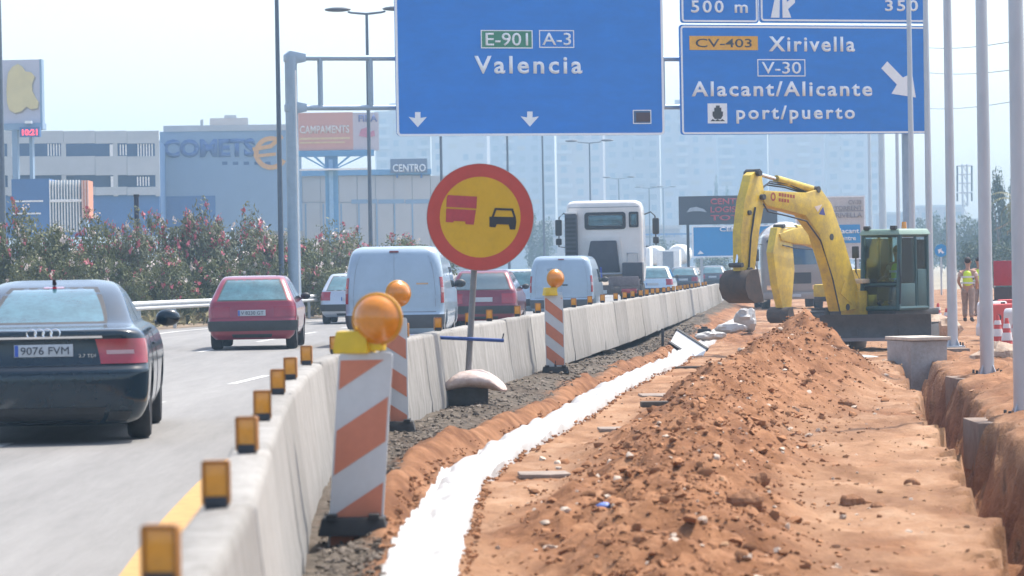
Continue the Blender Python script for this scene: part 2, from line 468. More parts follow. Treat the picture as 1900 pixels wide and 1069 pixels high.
# loose clods and gravel: uncountable
def rocks(name, m, pts, sizes, seed, flat=.7):
    rng = np.random.RandomState(seed)
    t = (1 + 5 ** .5) / 2
    iv = np.array([(-1, t, 0), (1, t, 0), (-1, -t, 0), (1, -t, 0), (0, -1, t), (0, 1, t), (0, -1, -t), (0, 1, -t), (t, 0, -1), (t, 0, 1), (-t, 0, -1), (-t, 0, 1)]) / math.sqrt(1 + t * t)
    fi = np.array([(0, 11, 5), (0, 5, 1), (0, 1, 7), (0, 7, 10), (0, 10, 11), (1, 5, 9), (5, 11, 4), (11, 10, 2), (10, 7, 6), (7, 1, 8), (3, 9, 4), (3, 4, 2), (3, 2, 6), (3, 6, 8), (3, 8, 9), (4, 9, 5), (2, 4, 11), (6, 2, 10), (8, 6, 7), (9, 8, 1)])
    N = len(pts)
    jit = 1 + (rng.rand(N, 12, 1) - .5) * .75
    v = iv[None] * jit * np.array(sizes)[:, None, None] * (np.stack([1 + (rng.rand(N) - .5) * .7, 1 + (rng.rand(N) - .5) * .7, np.full(N, flat)], -1)[:, None])
    a = rng.rand(N) * 6.28; ca_, sa = np.cos(a)[:, None], np.sin(a)[:, None]
    w = np.stack([v[..., 0] * ca_ - v[..., 1] * sa, v[..., 0] * sa + v[..., 1] * ca_, v[..., 2]], -1) + np.array(pts)[:, None]
    f = (fi[None] + (np.arange(N) * 12)[:, None, None]).reshape(-1, 3)
    me = bpy.data.meshes.new(name); me.vertices.add(N * 12); me.vertices.foreach_set('co', w.ravel())
    me.loops.add(f.size); me.loops.foreach_set('vertex_index', f.ravel().astype(np.int32))
    me.polygons.add(len(f)); me.polygons.foreach_set('loop_start', np.arange(0, f.size, 3, dtype=np.int32)); me.polygons.foreach_set('loop_total', np.full(len(f), 3, np.int32))
    me.update(calc_edges=True); me.shade_smooth(); me.set_sharp_from_angle(angle=R(50)); me.materials.append(m)
    return link(name, me)
rng = np.random.RandomState(3)
n = 9500
y = 15 * np.exp(rng.rand(n) * math.log(66 / 15)); d = rng.randn(n) * .45
x = crest(y) + d * (.8 + heap(y))
ok = (x > C(y) + 1.25) & (x < lip(y) - .05); x, y = x[ok], y[ok]
sz = .004 + .012 * rng.rand(len(x)) ** 2 + .04 * rng.rand(len(x)) ** 14 + .00014 * y
z, _, _ = earth(x, y)
M_clod = mat('soil_clods', (.33, .17, .09), .95, c2=(.20, .092, .045), scale=2.0, isl=.28, spec=.1, bump=.01, bscale=40)
stuff(tag(rocks('soil_clods', M_clod, np.stack([x, y, z + sz * .25], -1), sz, 1), 'loose crumbly clods of reddish brown earth on the spoil heap', 'soil'))
n = 4200
y = 14 * np.exp(rng.rand(n) * math.log(90 / 14)); u = .24 + rng.rand(n) * (ur(y) - .3)
x = C(y) + u; sz = .006 + .018 * rng.rand(n) ** 3 + .00018 * y
z, _, _ = earth(x, y)
M_grav = mat('gravel', (.19, .16, .13), .9, c2=(.085, .07, .058), scale=3, isl=.4, spec=.2)
stuff(tag(rocks('gravel', M_grav, np.stack([x, y, z + sz * .2], -1), sz, 2), 'grey loose gravel along the foot of the concrete barrier', 'gravel'))
n = 1000
y = 16 * np.exp(rng.rand(n) * math.log(75 / 16)); x = lip(y) + .15 - rng.rand(n) ** 1.6 * 2.6
k = rng.rand(n) < .35; x = np.where(k, lip(y) + .72 + rng.rand(n) * 1.6, x)
sz = .005 + .022 * rng.rand(n) ** 5 + .00014 * y
z, _, _ = earth(x, y)
M_clod2 = mat('pale_soil_crumbs', (.42, .27, .165), .95, c2=(.28, .16, .088), scale=2.0, isl=.15, spec=.1)
stuff(tag(rocks('soil_crumbs', M_clod2, np.stack([x, y, z + sz * .25], -1), sz, 5), 'small crumbs of dry pale earth strewn along the trench edges', 'soil'))
n = 900
y = 17 * np.exp(rng.rand(n) * math.log(64 / 17)); side = np.where(rng.rand(n) < .6, 1, -1); x = ws(y) + side * (.17 + .08 * rng.rand(n))
sz = .006 + .016 * rng.rand(n) ** 3 + .00012 * y
z, _, _ = earth(x, y)
stuff(tag(rocks('edge_soil', M_clod, np.stack([x, y, z + .03], -1), sz, 8), 'loose earth lapping over both edges of the white sheet', 'soil'))
n = 500
y = 16 * np.exp(rng.rand(n) * math.log(62 / 16)); x = crest(y) + rng.randn(n) * .8
sz = .008 + .03 * rng.rand(n) ** 4 + .00015 * y
z, _, _ = earth(x, y); ok = (x > ws(y) + .35) & (x < lip(y) - .1)
stuff(tag(rocks('pale_stones', mat('pale_stone', (.55, .46, .37), .9, c2=(.36, .28, .22), scale=3, isl=.25), np.stack([x, y, z + sz * .2], -1)[ok], sz[ok], 12), 'small pale stones mixed into the reddish earth', 'stones'))
# single big clods
M_lump = mat('earth_lump', (.30, .16, .09), .95, c2=(.18, .085, .045), scale=5, bump=.04, bscale=30, spec=.1)
for k, (px, py, r, lab) in enumerate([
        (1398, 945, .10, 'large dark round clod of earth nearest the bottom edge on the spoil heap'),
        (1582, 942, .085, 'flat brown clod lying alone on the pale path right of the heap'),
        (1385, 1002, .11, 'wide low clod half sunk in the pale ground at the bottom edge'),
        (1692, 905, .06, 'small reddish clod on the pale path close to the trench edge'),
        (1180, 905, .09, 'rough clod on the left foot of the spoil heap by the white sheet'),
        (1625, 952, .05, 'small clod just right of the flat brown clod on the path'),
        (1572, 765, .09, 'clod at the right foot of the spoil heap halfway to the excavator')]):
    dd = 1.8 * FPX / (py - 480)
    p = gx(px, dd, -.2); g = MB().sphere((0, 0, 0), (r * 1.25, r, r * .75), 14, 9)
    g.v = [tuple(Vector(v) * (.9 + .95 * float(fbm(np.array([v[0] * 14 + k * 7]), np.array([v[1] * 14 + v[2] * 9]), 3, 50 + k)[0]))) for v in g.v]
    o = g.build('earth_clod', M_lump, smooth=18); o.location = (p.x, p.y, ez(p.x, p.y) + r * .12)
    tag(o, lab, 'clod', 'big clods on the building site')

# ------------------------------------------------------------------ concrete barrier, one thing for each element, and its reflectors
prof = [(-.18, -.06), (.18, -.06), (.175, .07), (.16, .16), (.095, .75), (.075, .79), (-.075, .79), (-.095, .75), (-.16, .16), (-.175, .07)]
arc = [0.0]; yb = np.arange(4.6, 140, .05)
pb = np.stack([C(yb), yb], -1); sl = np.concatenate([[0], np.cumsum(np.hypot(*np.diff(pb, axis=0).T))])
LB = 3.02
M_bars = [mat('barrier_concrete_%d' % k, tuple(v * q for v in (.36, .352, .335)), .9, c2=tuple(v * q for v in (.165, .156, .142)), scale=1.6 + .5 * k, bump=.006, bscale=25,
              stretch=(4.0, 4.0, .5), detail=6, spec=.2) for k, q in enumerate((1.0, .88, 1.08))]
meshes = []
for k in range(6):
    g = MB(); P0 = [(x + random.uniform(-.006, .006), z + random.uniform(-.006, .006)) for x, z in prof]
    L = LB - .025
    nseg = 6
    for q in range(nseg + 1):
        yq = -L / 2 + L * q / nseg
        for (x, z) in P0: g.v.append((x + random.uniform(-.003, .003), yq, z + (random.uniform(-.004, .004) if z > .1 else 0)))
    m = len(P0)
    for q in range(nseg):
        for i in range(m): g.f.append((q * m + i, q * m + (i + 1) % m, (q + 1) * m + (i + 1) % m, (q + 1) * m + i))
    g.f.append(tuple(range(m))); g.f.append(tuple(range((nseg + 1) * m - 1, nseg * m - 1, -1)))
    body = g.mesh('concrete_barrier', M_bars[k % 3], bevel=.012, seg=1)
    meshes.append(body)
hook = MB().path([(0, 0, .80), (0, 0, .83), (0, .05, .85), (0, .1, .83), (0, .1, .80)], .008, 6).mesh('lifting_loop', M_dark)
slot = MB().box((0, 0, .05), (.60, .42, .1)).mesh('drain_slot', M_dark, bevel=.01)
rb = MB().box((0, 0, .02), (.075, .05, .04)).mesh('reflector_foot', M_dark, bevel=.006)
M_amber = mat('amber_reflector', (.62, .26, .015), .25, var=.12, scale=20, coat=.6)
rl = MB().box((0, 0, .085), (.078, .03, .125)).mesh('barrier_reflector', M_amber, bevel=.008)
rfm = ring(rrect(-.045, .012, .045, .155, .01), rrect(-.036, .03, .036, .145, .006), -.021, .021).mesh('reflector_frame', mat('amber_reflector_case', (.30, .12, .015), .5))
nb = int(sl[-1] // LB)
NBAR = min(nb, 41); nref = 0
for i in range(NBAR):
    s = (i + .5) * LB
    y = float(np.interp(s, sl, yb)); x = float(C(y)); h = math.atan2(float(C(y + .5) - C(y - .5)), 1.0)
    z = float(road_z(y)) - .005
    if x / y * FPX + CX > 1420: break
    lab = ('%s concrete barrier element counted from the camera along the carriageway edge' % ordinal(i)) if i else 'concrete barrier element nearest the camera at the bottom edge of the picture'
    o = link('concrete_barrier', meshes[i % 6], None, (x, y, z), -h); tag(o, lab, 'barrier', 'concrete barrier elements along the carriageway')
ry = [7.75, 10.3, 13.3, 16.1, 19.4, 21.9, 25.0, 28.2] + [31.2 + 2.95 * k for k in range(30)]
for k, y in enumerate(ry):
    if k > 8: y += random.uniform(-.3, .3)
    x = float(C(y))
    if x / y * FPX + CX > 1415: break
    r = link('barrier_reflector', rl, None, (x - .012 + random.uniform(-.012, .012), y, float(road_z(y)) + .783), random.uniform(-.25, .25))
    tag(r, 'amber reflector on the barrier top, %s from the camera' % ordinal(k), 'reflector', 'amber reflectors on the concrete barrier')
    link('reflector_foot', rb, r); link('reflector_frame', rfm, r)

# ------------------------------------------------------------------ white sheet laid along the trench
yy2 = 12 * np.exp(np.linspace(0, math.log(98 / 12), 520)); k2 = np.linspace(-1, 1, 23)
Yw, Kw = np.meshgrid(yy2, k2, indexing='ij')
half = .185 + .05 * fbm(Yw * .8, Kw * 0 + np.sign(Kw) * 5, 3, 61) + .02 * fbm(Yw * 5, np.sign(Kw) * 9, 2, 63)
Xw = ws(Yw) + Kw * half
Zw = base(Yw) + .03 + .10 * (1 - np.abs(Kw) ** 2.2) * (1 + 1.2 * fbm(Yw * 1.1, Kw, 3, 64)) + .09 * fbm(Xw * 7 + Yw * .7, Yw * 1.2, 4, 62) + .13 * np.abs(fbm(Xw * 2 + Yw * .9, Yw * .8 - Xw * 2, 3, 66))
ez_, _, _ = earth(Xw, Yw); Zw = np.maximum(Zw, ez_ + .012)
Zw[:, 0] = ez_[:, 0] - .03; Zw[:, -1] = ez_[:, -1] - .03
M_sheet = mat('white_sheeting', (.50, .51, .51), .65, c2=(.30, .285, .27), scale=1.1, detail=8, bump=.05, bscale=4, spec=.4)
g = MB().grid([[tuple(q) for q in row] for row in np.stack([Xw, Yw, Zw], -1).tolist()])
o = g.build('ground_sheet', M_sheet, fix=False)
tag(o, 'long crumpled white ground sheet laid in a curve along the site', 'sheet')

# ------------------------------------------------------------------ guard rail on the far side
gy = np.concatenate([np.arange(40, 99, 2.0), np.arange(99, 152, 2.0)])
root = thing('guard_rail', 'galvanised double-wave guard rail in front of the flowering hedge', 'guard rail', (float(E(90)) - .8, 90, 0))
o0 = root.location
g = MB(); wv = [(-.0, .50), (.05, .545), (.05, .575), (.0, .62), (.05, .665), (.05, .695), (.0, .74), (-.012, .74), (.036, .69), (.036, .67), (-.014, .62), (.036, .57), (.036, .55), (-.012, .50)]
for y in gy:
    for (a, b_) in wv: g.v.append((float(E(y)) - .8 + a * 1.4 - o0.x, y - 90, float(road_z(y)) + b_ + .06))
m = len(wv)
for q in range(len(gy) - 1):
    for i in range(m): g.f.append((q * m + i, q * m + (i + 1) % m, (q + 1) * m + (i + 1) % m, (q + 1) * m + i))
g.f.append(tuple(range(m))); g.f.append(tuple(range(len(gy) * m - 1, (len(gy) - 1) * m - 1, -1)))
g.build('rail', mat('guard_rail_steel', (.62, .63, .64), .5, .4, var=.08), root)
pm = MB().box((0, 0, .36), (.09, .05, .9)).mesh('post', M_galv, bevel=.008)
for y in np.arange(42, 150, 4.0):
    link('post', pm, root, (float(E(y)) - .9 - o0.x, y - 90, float(road_z(y))))

# ================================================================== VEHICLES
M_glass = mat('car_glass', (.05, .09, .11), .06, 0.0, var=.1, spec=1.0, coat=1.0)
M_glass_l = mat('car_glass_light', (.05, .13, .16), .09, .05, var=.35, scale=3, spec=.6, coat=.35)
M_tyre = mat('tyre', (.022, .022, .024), .85, var=.2, scale=8)
M_rim = mat('alloy_rim', (.5, .5, .52), .3, .8)
M_tail = mat('tail_lamp_red', (.30, .008, .02), .15, coat=1.0, var=.15, scale=12)
M_tail2 = mat('tail_lamp_clear', (.42, .24, .25), .15, coat=1.0)
M_plate = mat('number_plate', (.40, .44, .48), .45, var=.08)
M_ink = mat('plate_ink', (.03, .04, .06), .5)
M_chrome = mat('chrome', (.75, .77, .8), .12, 1.0, var=.05)
M_blackp = mat('black_plastic', (.025, .027, .03), .55, var=.2)
def paint(name, c, metal=.25, rough=.3):
    return mat(name, c, rough, metal, var=.06, scale=1.5, coat=.8)

class Shell:
    """a body lofted from rounded plan outlines: z, half width, rear y, front y, rear corner radius, front corner radius, rear bow, front bow"""
    def __init__(s, keys):
        K = np.array(keys, float)
        n = len(K); T = np.linspace(0, n - 1, 240)
        out = []
        for t in T:
            i = min(int(t), n - 2); f = t - i
            p0, p1, p2, p3 = K[max(i - 1, 0)], K[i], K[i + 1], K[min(i + 2, n - 1)]
            a = p1 + f * (p2 - p1)
            cr = .5 * (2 * p1 + (p2 - p0) * f + (2 * p0 - 5 * p1 + 4 * p2 - p3) * f * f + (3 * p1 - p0 - 3 * p2 + p3) * f ** 3)
            out.append(.35 * a + .65 * cr)
        s.tab = np.array(out); s.tab[:, 0] = np.maximum.accumulate(s.tab[:, 0] + np.arange(240) * 1e-6)
    def row(s, z):
        return np.array([np.interp(z, s.tab[:, 0], s.tab[:, k]) for k in range(8)])
    def pt(s, r, q, side=1, off=0.0):
        z, w, yr, yf, rr, rf, br, bf = r
        w += off; yr -= off; yf += off; rr += off; rf += off
        if q <= .25: x = (w - rr) * q / .25; y = yr + br * (x / w) ** 2
        elif q <= .4:
            a = (q - .25) / .15 * math.pi / 2; x = w - rr + rr * math.sin(a); y = yr + br * ((w - rr) / w) ** 2 + rr * (1 - math.cos(a))
        elif q <= .6:
            k = (q - .4) / .2; y0 = yr + br * ((w - rr) / w) ** 2 + rr; y1 = yf - bf * ((w - rf) / w) ** 2 - rf; x = w; y = y0 + (y1 - y0) * k
        elif q <= .75:
            a = (q - .6) / .15 * math.pi / 2; x = w - rf + rf * math.cos(a); y = yf - bf * ((w - rf) / w) ** 2 - rf + rf * math.sin(a)
        else: x = (w - rf) * (1 - q) / .25; y = yf - bf * (x / w) ** 2
        return (x * side, y, z)
    QS = [0, .08, .16, .25, .275, .30, .325, .35, .375, .40] + [.4 + .2 * k / 14 for k in range(1, 14)] + [.6, .63, .66, .69, .72, .75, .83, .92, 1.0]
    def mesh_mb(s, step=5):
        g = MB(); R_ = []
        idx = list(range(0, 240, step)) + [239]
        for i in idx:
            r = s.tab[i]; ringp = [s.pt(r, q) for q in s.QS] + [s.pt(r, q, -1) for q in reversed(s.QS[1:-1])]
            R_.append(ringp)
        n = len(R_[0])
        for rp in R_: g.v += rp
        for i in range(len(R_) - 1):
            for k in range(n): g.f.append((i * n + k, i * n + (k + 1) % n, (i + 1) * n + (k + 1) % n, (i + 1) * n + k))
        g.f.append(tuple(range(n - 1, -1, -1))); b = (len(R_) - 1) * n; g.f.append(tuple(range(b, b + n)))
        return g
    def patch(s, z0, z1, q0, q1, off=.006, side=1, nz=8, nq=10, thick=.012):
        """a skin piece on the shell; q0/q1 numbers or functions of the height fraction"""
        g = MB()
        def layer(o_):
            P = []
            for i in range(nz + 1):
                f = i / nz; z = z0 + (z1 - z0) * f; r = s.row(z)
                a = q0(f) if callable(q0) else q0; b = q1(f) if callable(q1) else q1
                P.append([s.pt(r, abs(a + (b - a) * k / nq), (1 if a + (b - a) * k / nq >= 0 else -1) * side, o_) for k in range(nq + 1)])
            return P
        A, B = layer(off), layer(off - thick)
        m, n = nz + 1, nq + 1
        vs = [p for r_ in A for p in r_] + [p for r_ in B for p in r_]; N = m * n; fs = []
        for i in range(nz):
            for k in range(nq):
                a = i * n + k; fs.append((a, a + 1, a + n + 1, a + n)); fs.append((N + a, N + a + n, N + a + n + 1, N + a + 1))
        br = [k for k in range(n)] + [i * n + n - 1 for i in range(1, m)] + [(m - 1) * n + k for k in range(n - 2, -1, -1)] + [i * n for i in range(m - 2, 0, -1)]
        for k in range(len(br)):
            a, b = br[k], br[(k + 1) % len(br)]; fs.append((a, N + a, N + b, b))
        return g.add(vs, fs)

def cut_arches(me, wheels, rad, w, m):
    o = link('tmp', me); hs = []
    g = MB()
    for (x, y, z) in wheels:
        sx = 1 if x > 0 else -1
        g.tube((sx * (w - .34), y, z), (sx * (w + .3), y, z), rad, n=28)
    h = g.build('tmp_cut', m)
    md = o.modifiers.new('b', 'BOOLEAN'); md.operation = 'DIFFERENCE'; md.object = h; md.solver = 'EXACT'
    bpy.context.view_layer.update()
    e = bpy.data.meshes.new_from_object(o.evaluated_get(bpy.context.evaluated_depsgraph_get()))
    bpy.data.objects.remove(o); bpy.data.objects.remove(h)
    e.shade_smooth(); e.set_sharp_from_angle(angle=R(32))
    return e

_wheel = {}
def wheel(root, x, y, r, wd, rim=M_rim, spokes=5):
    key = (r, wd, rim.name)
    if key not in _wheel:
        t = MB().lathe([(r * .62, -wd / 2 * .8), (r * .9, -wd / 2), (r * .97, -wd / 2 * .8), (r, -wd / 2 * .4), (r, wd / 2 * .4), (r * .97, wd / 2 * .8), (r * .9, wd / 2), (r * .62, wd / 2 * .8)], 32).mesh('wheel', M_tyre)
        g = MB().lathe([(r * .64, wd * .25), (r * .64, wd * .42), (r * .58, wd * .42), (r * .56, wd * .3), (r * .1, wd * .3), (r * .1, wd * .44), (.01, wd * .44)], 32)
        for k in range(spokes):
            a = 2 * math.pi * k / spokes
            g.box((wd * .38, 0, r * .33), (wd * .1, r * .16, r * .5), M=Matrix.Rotation(a, 4, 'X'))
        _wheel[key] = (t, g.mesh('rim', rim))
    t, rm = _wheel[key]
    o = link('wheel', t, root, (x, y, r)); 
    if x < 0: o.rotation_euler = (0, 0, math.pi)
    link('rim', rm, o)
    return o

def vehicle(name, label, cat, keys, body_mat, loc, heading, arches=None, wheel_r=.31, track=None, detail=True, trim=None):
    """heading: slope dx/dy of travel; the origin is the ground under the rear end"""
    root = thing(name, label, cat, loc, -math.atan(heading))
    S = Shell(keys)
    g = S.mesh_mb(5 if detail else 9)
    W = max(k[1] for k in keys); track = track or W - .12
    wy = arches
    wh = [(sx * W, y, wheel_r) for y in wy for sx in (-1, 1)]
    me = g.mesh('body', body_mat, smooth=35)
    if detail: me = cut_arches(me, wh, wheel_r + .05, W, body_mat)
    me.materials.clear(); me.materials.append(body_mat)
    link('body', me, root)
    for y in wy:
        for sx in (-1, 1): wheel(root, sx * track, y, wheel_r, .21)
    return root, S
def plate(root, S, z, chars, w=.52, h=.11, x=0.0):
    r = S.row(z); y = r[2] - .012
    p = MB().box((x, y, z), (w, .016, h)).build('number_plate', M_plate, root, bevel=.004)
    if chars: link('lettering', text_mesh(chars, w * .82, h * .62, M_ink, .0, .004), p, (x - w * .39, y - .009, z - h * .31))
    MB().box((x - w * .46, y - .003, z), (w * .06, .016, h * .92)).build('country_strip', mat('plate_blue', (.03, .09, .4), .4), p)
    return p
def mirror(root, x, y, z, m, sx, s=1.0):
    g = MB().sphere((x + sx * .13 * s, y, z + .05), (.12 * s, .07 * s, .085 * s), 14, 9).tube((x, y, z), (x + sx * .08 * s, y, z + .02), .025 * s, n=8)
    o = g.build('door_mirror', m, root)
    return o

# ---- dark blue saloon, nearest
keys = [(.17, .74, .16, 4.72, .18, .3, .03, .1), (.22, .84, .07, 4.80, .2, .35, .05, .14), (.34, .90, .01, 4.88, .22, .4, .06, .16), (.48, .918, .0, 4.90, .22, .42, .07, .18),
        (.60, .925, .0, 4.90, .22, .42, .07, .2), (.655, .925, .015, 4.88, .2, .42, .07, .2), (.70, .922, .06, 4.86, .2, .4, .07, .2), (.80, .915, .09, 4.75, .2, .4, .07, .22), (.92, .895, .10, 4.35, .2, .4, .06, .25),
        (.985, .865, .10, 4.0, .2, .4, .05, .25), (1.02, .82, .13, 3.85, .22, .4, .05, .2), (1.035, .79, .30, 3.72, .25, .4, .05, .2), (1.05, .765, .62, 3.62, .25, .35, .06, .18), (1.10, .735, .80, 3.45, .22, .3, .07, .16),
        (1.22, .685, 1.08, 3.1, .2, .25, .07, .14), (1.33, .635, 1.38, 2.8, .2, .22, .07, .1), (1.40, .58, 1.66, 2.6, .2, .22, .06, .1), (1.44, .51, 1.92, 2.45, .22, .2, .05, .05), (1.46, .38, 2.05, 2.38, .15, .15, .02, .02)]
M_navy = mat('navy_metallic', (.003, .017, .030), .16, .0, var=.06, scale=1.5, coat=.4, spec=.4)
p = gx(83, 28.7, 0)
car, S = vehicle('saloon_car', 'dark blue saloon car in the foreground at the left edge', 'car', keys, M_navy, (p.x, p.y, 0), -.075, arches=[1.02, 3.86], wheel_r=.325, track=.80)
S.patch(1.075, 1.375, lambda f: -.245 + .015 * f, lambda f: .245 - .015 * f, .004, 1, 8, 16).build('rear_window', M_glass_l, car)
for sd in (-1, 1):
    S.patch(1.07, 1.34, lambda f: .425 - .01 * f, lambda f: .50 + .0 * f, .004, sd, 6, 8).build('side_window', M_glass, car)
    S.patch(1.07, 1.34, .508, lambda f: .59 - .01 * f, .004, sd, 6, 8).build('side_window', M_glass, car)
    t = S.patch(.715, .935, lambda f: .175 - .01 * f, lambda f: .365 + .025 * f, .008, sd, 6, 14).build('tail_lamp', M_tail, car)
    S.patch(.80, .835, lambda f: .195, lambda f: .29, .012, sd, 2, 10).build('reversing_lamp', M_tail2, t)
    S.patch(.20, .29, .215, .30, .006, sd, 3, 6).build('bumper_vent', M_blackp, car)
    mirror(car, sd * .88, 3.15, 1.02, M_navy, sd)
    S.patch(.84, .865, .475, .492, .018, sd, 2, 3).build('door_handle', M_navy, car)
    for q in (.452, .505): S.patch(.32, 1.04, q, q + .0014, .003, sd, 14, 1, .006).build('door_seam', M_blackp, car)
S.patch(1.066, 1.395, -.258, .258, .0015, 1, 8, 16, .004).build('window_seal', M_blackp, car)
S.patch(.945, .965, -.19, .19, .016, 1, 2, 16).build('boot_lip', M_chrome, car)
S.patch(.635, .66, -.36, .36, .010, 1, 2, 22).build('bumper_edge', M_navy, car)
S.patch(.19, .33, -.2, .2, .006, 1, 3, 14).build('diffuser', M_blackp, car)
S.patch(.70, .705, -.30, .30, .003, 1, 1, 20, .006).build('boot_seam', M_blackp, car)
plate(car, S, .84, '9076 FVM')
r = S.row(1.0); g = MB()
for k in range(4):
    cx_ = -.105 + .07 * k
    g.path([(cx_ + .042 * math.cos(a), S.row(1.0)[2] - .012, .992 + .042 * math.sin(a)) for a in np.linspace(0, 6.283, 21)], .0075, 6)
g.build('ring_emblem', M_chrome, car)
link('model_lettering', text_mesh('2.7 TDI', .15, .03, M_chrome, .0, .004), car, (.31, S.row(.80)[2] - .004, .775))
g = MB().tube((0, 1.72, 1.425), (0, 1.66, 1.475), .022, .012, 8)
g.build('roof_aerial', M_blackp, car)
S.patch(1.385, 1.40, -.06, .06, .006, 1, 2, 4).build('brake_light', M_tail, car)
# ---- red hatchback on the middle lane
def hatch_keys(W, H, L, slope=.35):
    k = H / 1.40; a = W / .83
    return [(.20 * k, .70 * a, .10, L - .2, .12, .25, .03, .08), (.28 * k, .78 * a, .04, L - .06, .15, .3, .04, .1), (.42 * k, .82 * a, .0, L, .16, .32, .05, .12), (.55 * k, .83 * a, .0, L, .16, .32, .05, .12),
            (.60 * k, .832 * a, .03, L - .03, .15, .32, .05, .12), (.75 * k, .83 * a, .06, L - .15, .14, .3, .05, .12), (.86 * k, .815 * a, .10, L - .7, .14, .3, .05, .12), (.93 * k, .79 * a, .13, L - .95, .14, .28, .05, .12),
            (1.08 * k, .725 * a, .13 + slope * .45, L - 1.3, .13, .25, .05, .1), (1.24 * k, .655 * a, .13 + slope * .9, L - 1.65, .12, .22, .05, .08), (1.34 * k, .605 * a, .13 + slope * 1.3, L - 1.9, .12, .2, .05, .05),
            (1.385 * k, .55 * a, .22 + slope * 1.5, L - 2.05, .12, .2, .04, .04), (1.40 * k, .42 * a, .4 + slope * 1.6, L - 2.2, .1, .15, .02, .02)]
def hatch(name, label, px, d, heading, H=1.40, W=.83, L=4.0, pm=None, slope=.35, chars=None, detail=True, bump=True, lampz=(.60, .84), lamps=(.17, .33), glassm=None, lampm=None):
    p = gx(px, d, float(road_z(d)))
    car, S = vehicle(name, label, 'car', hatch_keys(W, H, L, slope), pm, (p.x, p.y, float(road_z(d))), heading, arches=[.75, L - .8], wheel_r=.295, detail=detail)
    k = H / 1.40
    S.patch(.925 * k, 1.335 * k, -.262, .262, .0015, 1, 8, 16, .004).build('window_seal', M_blackp, car)
    S.patch(.945 * k, 1.315 * k, lambda f: -.25 + .01 * f, lambda f: .25 - .01 * f, .005, 1, 8, 16).build('rear_window', glassm or M_glass_l, car)
    for sd in (-1, 1):
        S.patch(.94 * k, 1.27 * k, .42, .485, .004, sd, 6, 6).build('side_window', M_glass, car)
        S.patch(.94 * k, 1.27 * k, .492, lambda f: .59 - .012 * f, .004, sd, 6, 6).build('side_window', M_glass, car)
        S.patch(lampz[0] * k, lampz[1] * k, lamps[0], lamps[1], .008, sd, 4, 10).build('tail_lamp', lampm or M_tail, car)
        mirror(car, sd * W * .93, L - 1.15, .93 * k, M_blackp, sd, .8)
    if bump: S.patch(.36 * k, .55 * k, -.42, .42, .02, 1, 4, 26, .03).build('rear_bumper', M_blackp, car)
    S.patch(.235 * k, .30 * k, -.15, .15, .006, 1, 2, 8).build('lower_valance', M_blackp, car)
    plate(car, S, .70 * k if bump else .5 * k, chars)
    g = MB().tube((.1, .13 + slope * .5 - .02, 1.0 * k), (-.3, .13 + slope * .62 - .02, 1.02 * k), .01, n=6); g.build('wiper', M_blackp, car)
    return car, S
M_red = paint('dark_red_paint', (.22, .014, .035), .15, .3)
car, S = hatch('hatchback_car', 'dark red hatchback on the open lane ahead of the dark blue saloon', 468, 61, -.012, pm=M_red, chars='V 8230 GT', lampz=(.62, .82), lamps=(.15, .36), lampm=mat('tail_lamp_dull', (.25, .01, .025), .2, coat=1.0))
# ---- dark red car seen beyond the round sign
M_red2 = paint('wine_red_paint', (.16, .012, .03), .2, .3)
car, S = hatch('hatchback_car', 'wine red hatchback half hidden behind the pole of the round sign', 895, 80, .07, H=1.46, W=.86, pm=M_red2, slope=.3, chars='', glassm=M_glass)
# ---- silver car left of the first van
M_silver = paint('silver_paint', (.42, .46, .52), .5, .3)
car, S = hatch('hatchback_car', 'silver hatchback peeking out left of the nearer white van', 650, 93, .03, H=1.45, W=.86, pm=M_silver, slope=.45, lampz=(.66, .9), lamps=(.2, .38))
M_pale = paint('pale_blue_silver_paint', (.45, .55, .62), .4, .3)
car, S = hatch('hatchback_car', 'pale silver-blue car between the round sign and the farther white van', 952, 98, .08, H=1.5, W=.88, pm=M_pale, slope=.3, lampz=(.7, 1.0), lamps=(.24, .38))
car, S = hatch('hatchback_car', 'light blue-silver car just right of the white truck', 1211, 136, .10, H=1.5, W=.86, pm=M_pale, slope=.35, detail=False, lampz=(.66, .9), lamps=(.2, .38))
M_anth = paint('anthracite_paint', (.05, .055, .065), .4, .3)
car, S = hatch('hatchback_car', 'small dark car far off at the end of the barrier', 1268, 178, .11, pm=M_anth, detail=False)
car, S = hatch('hatchback_car', 'tiny dark car beside the excavator bucket, farthest in the queue', 1322, 205, .12, pm=M_anth, detail=False)

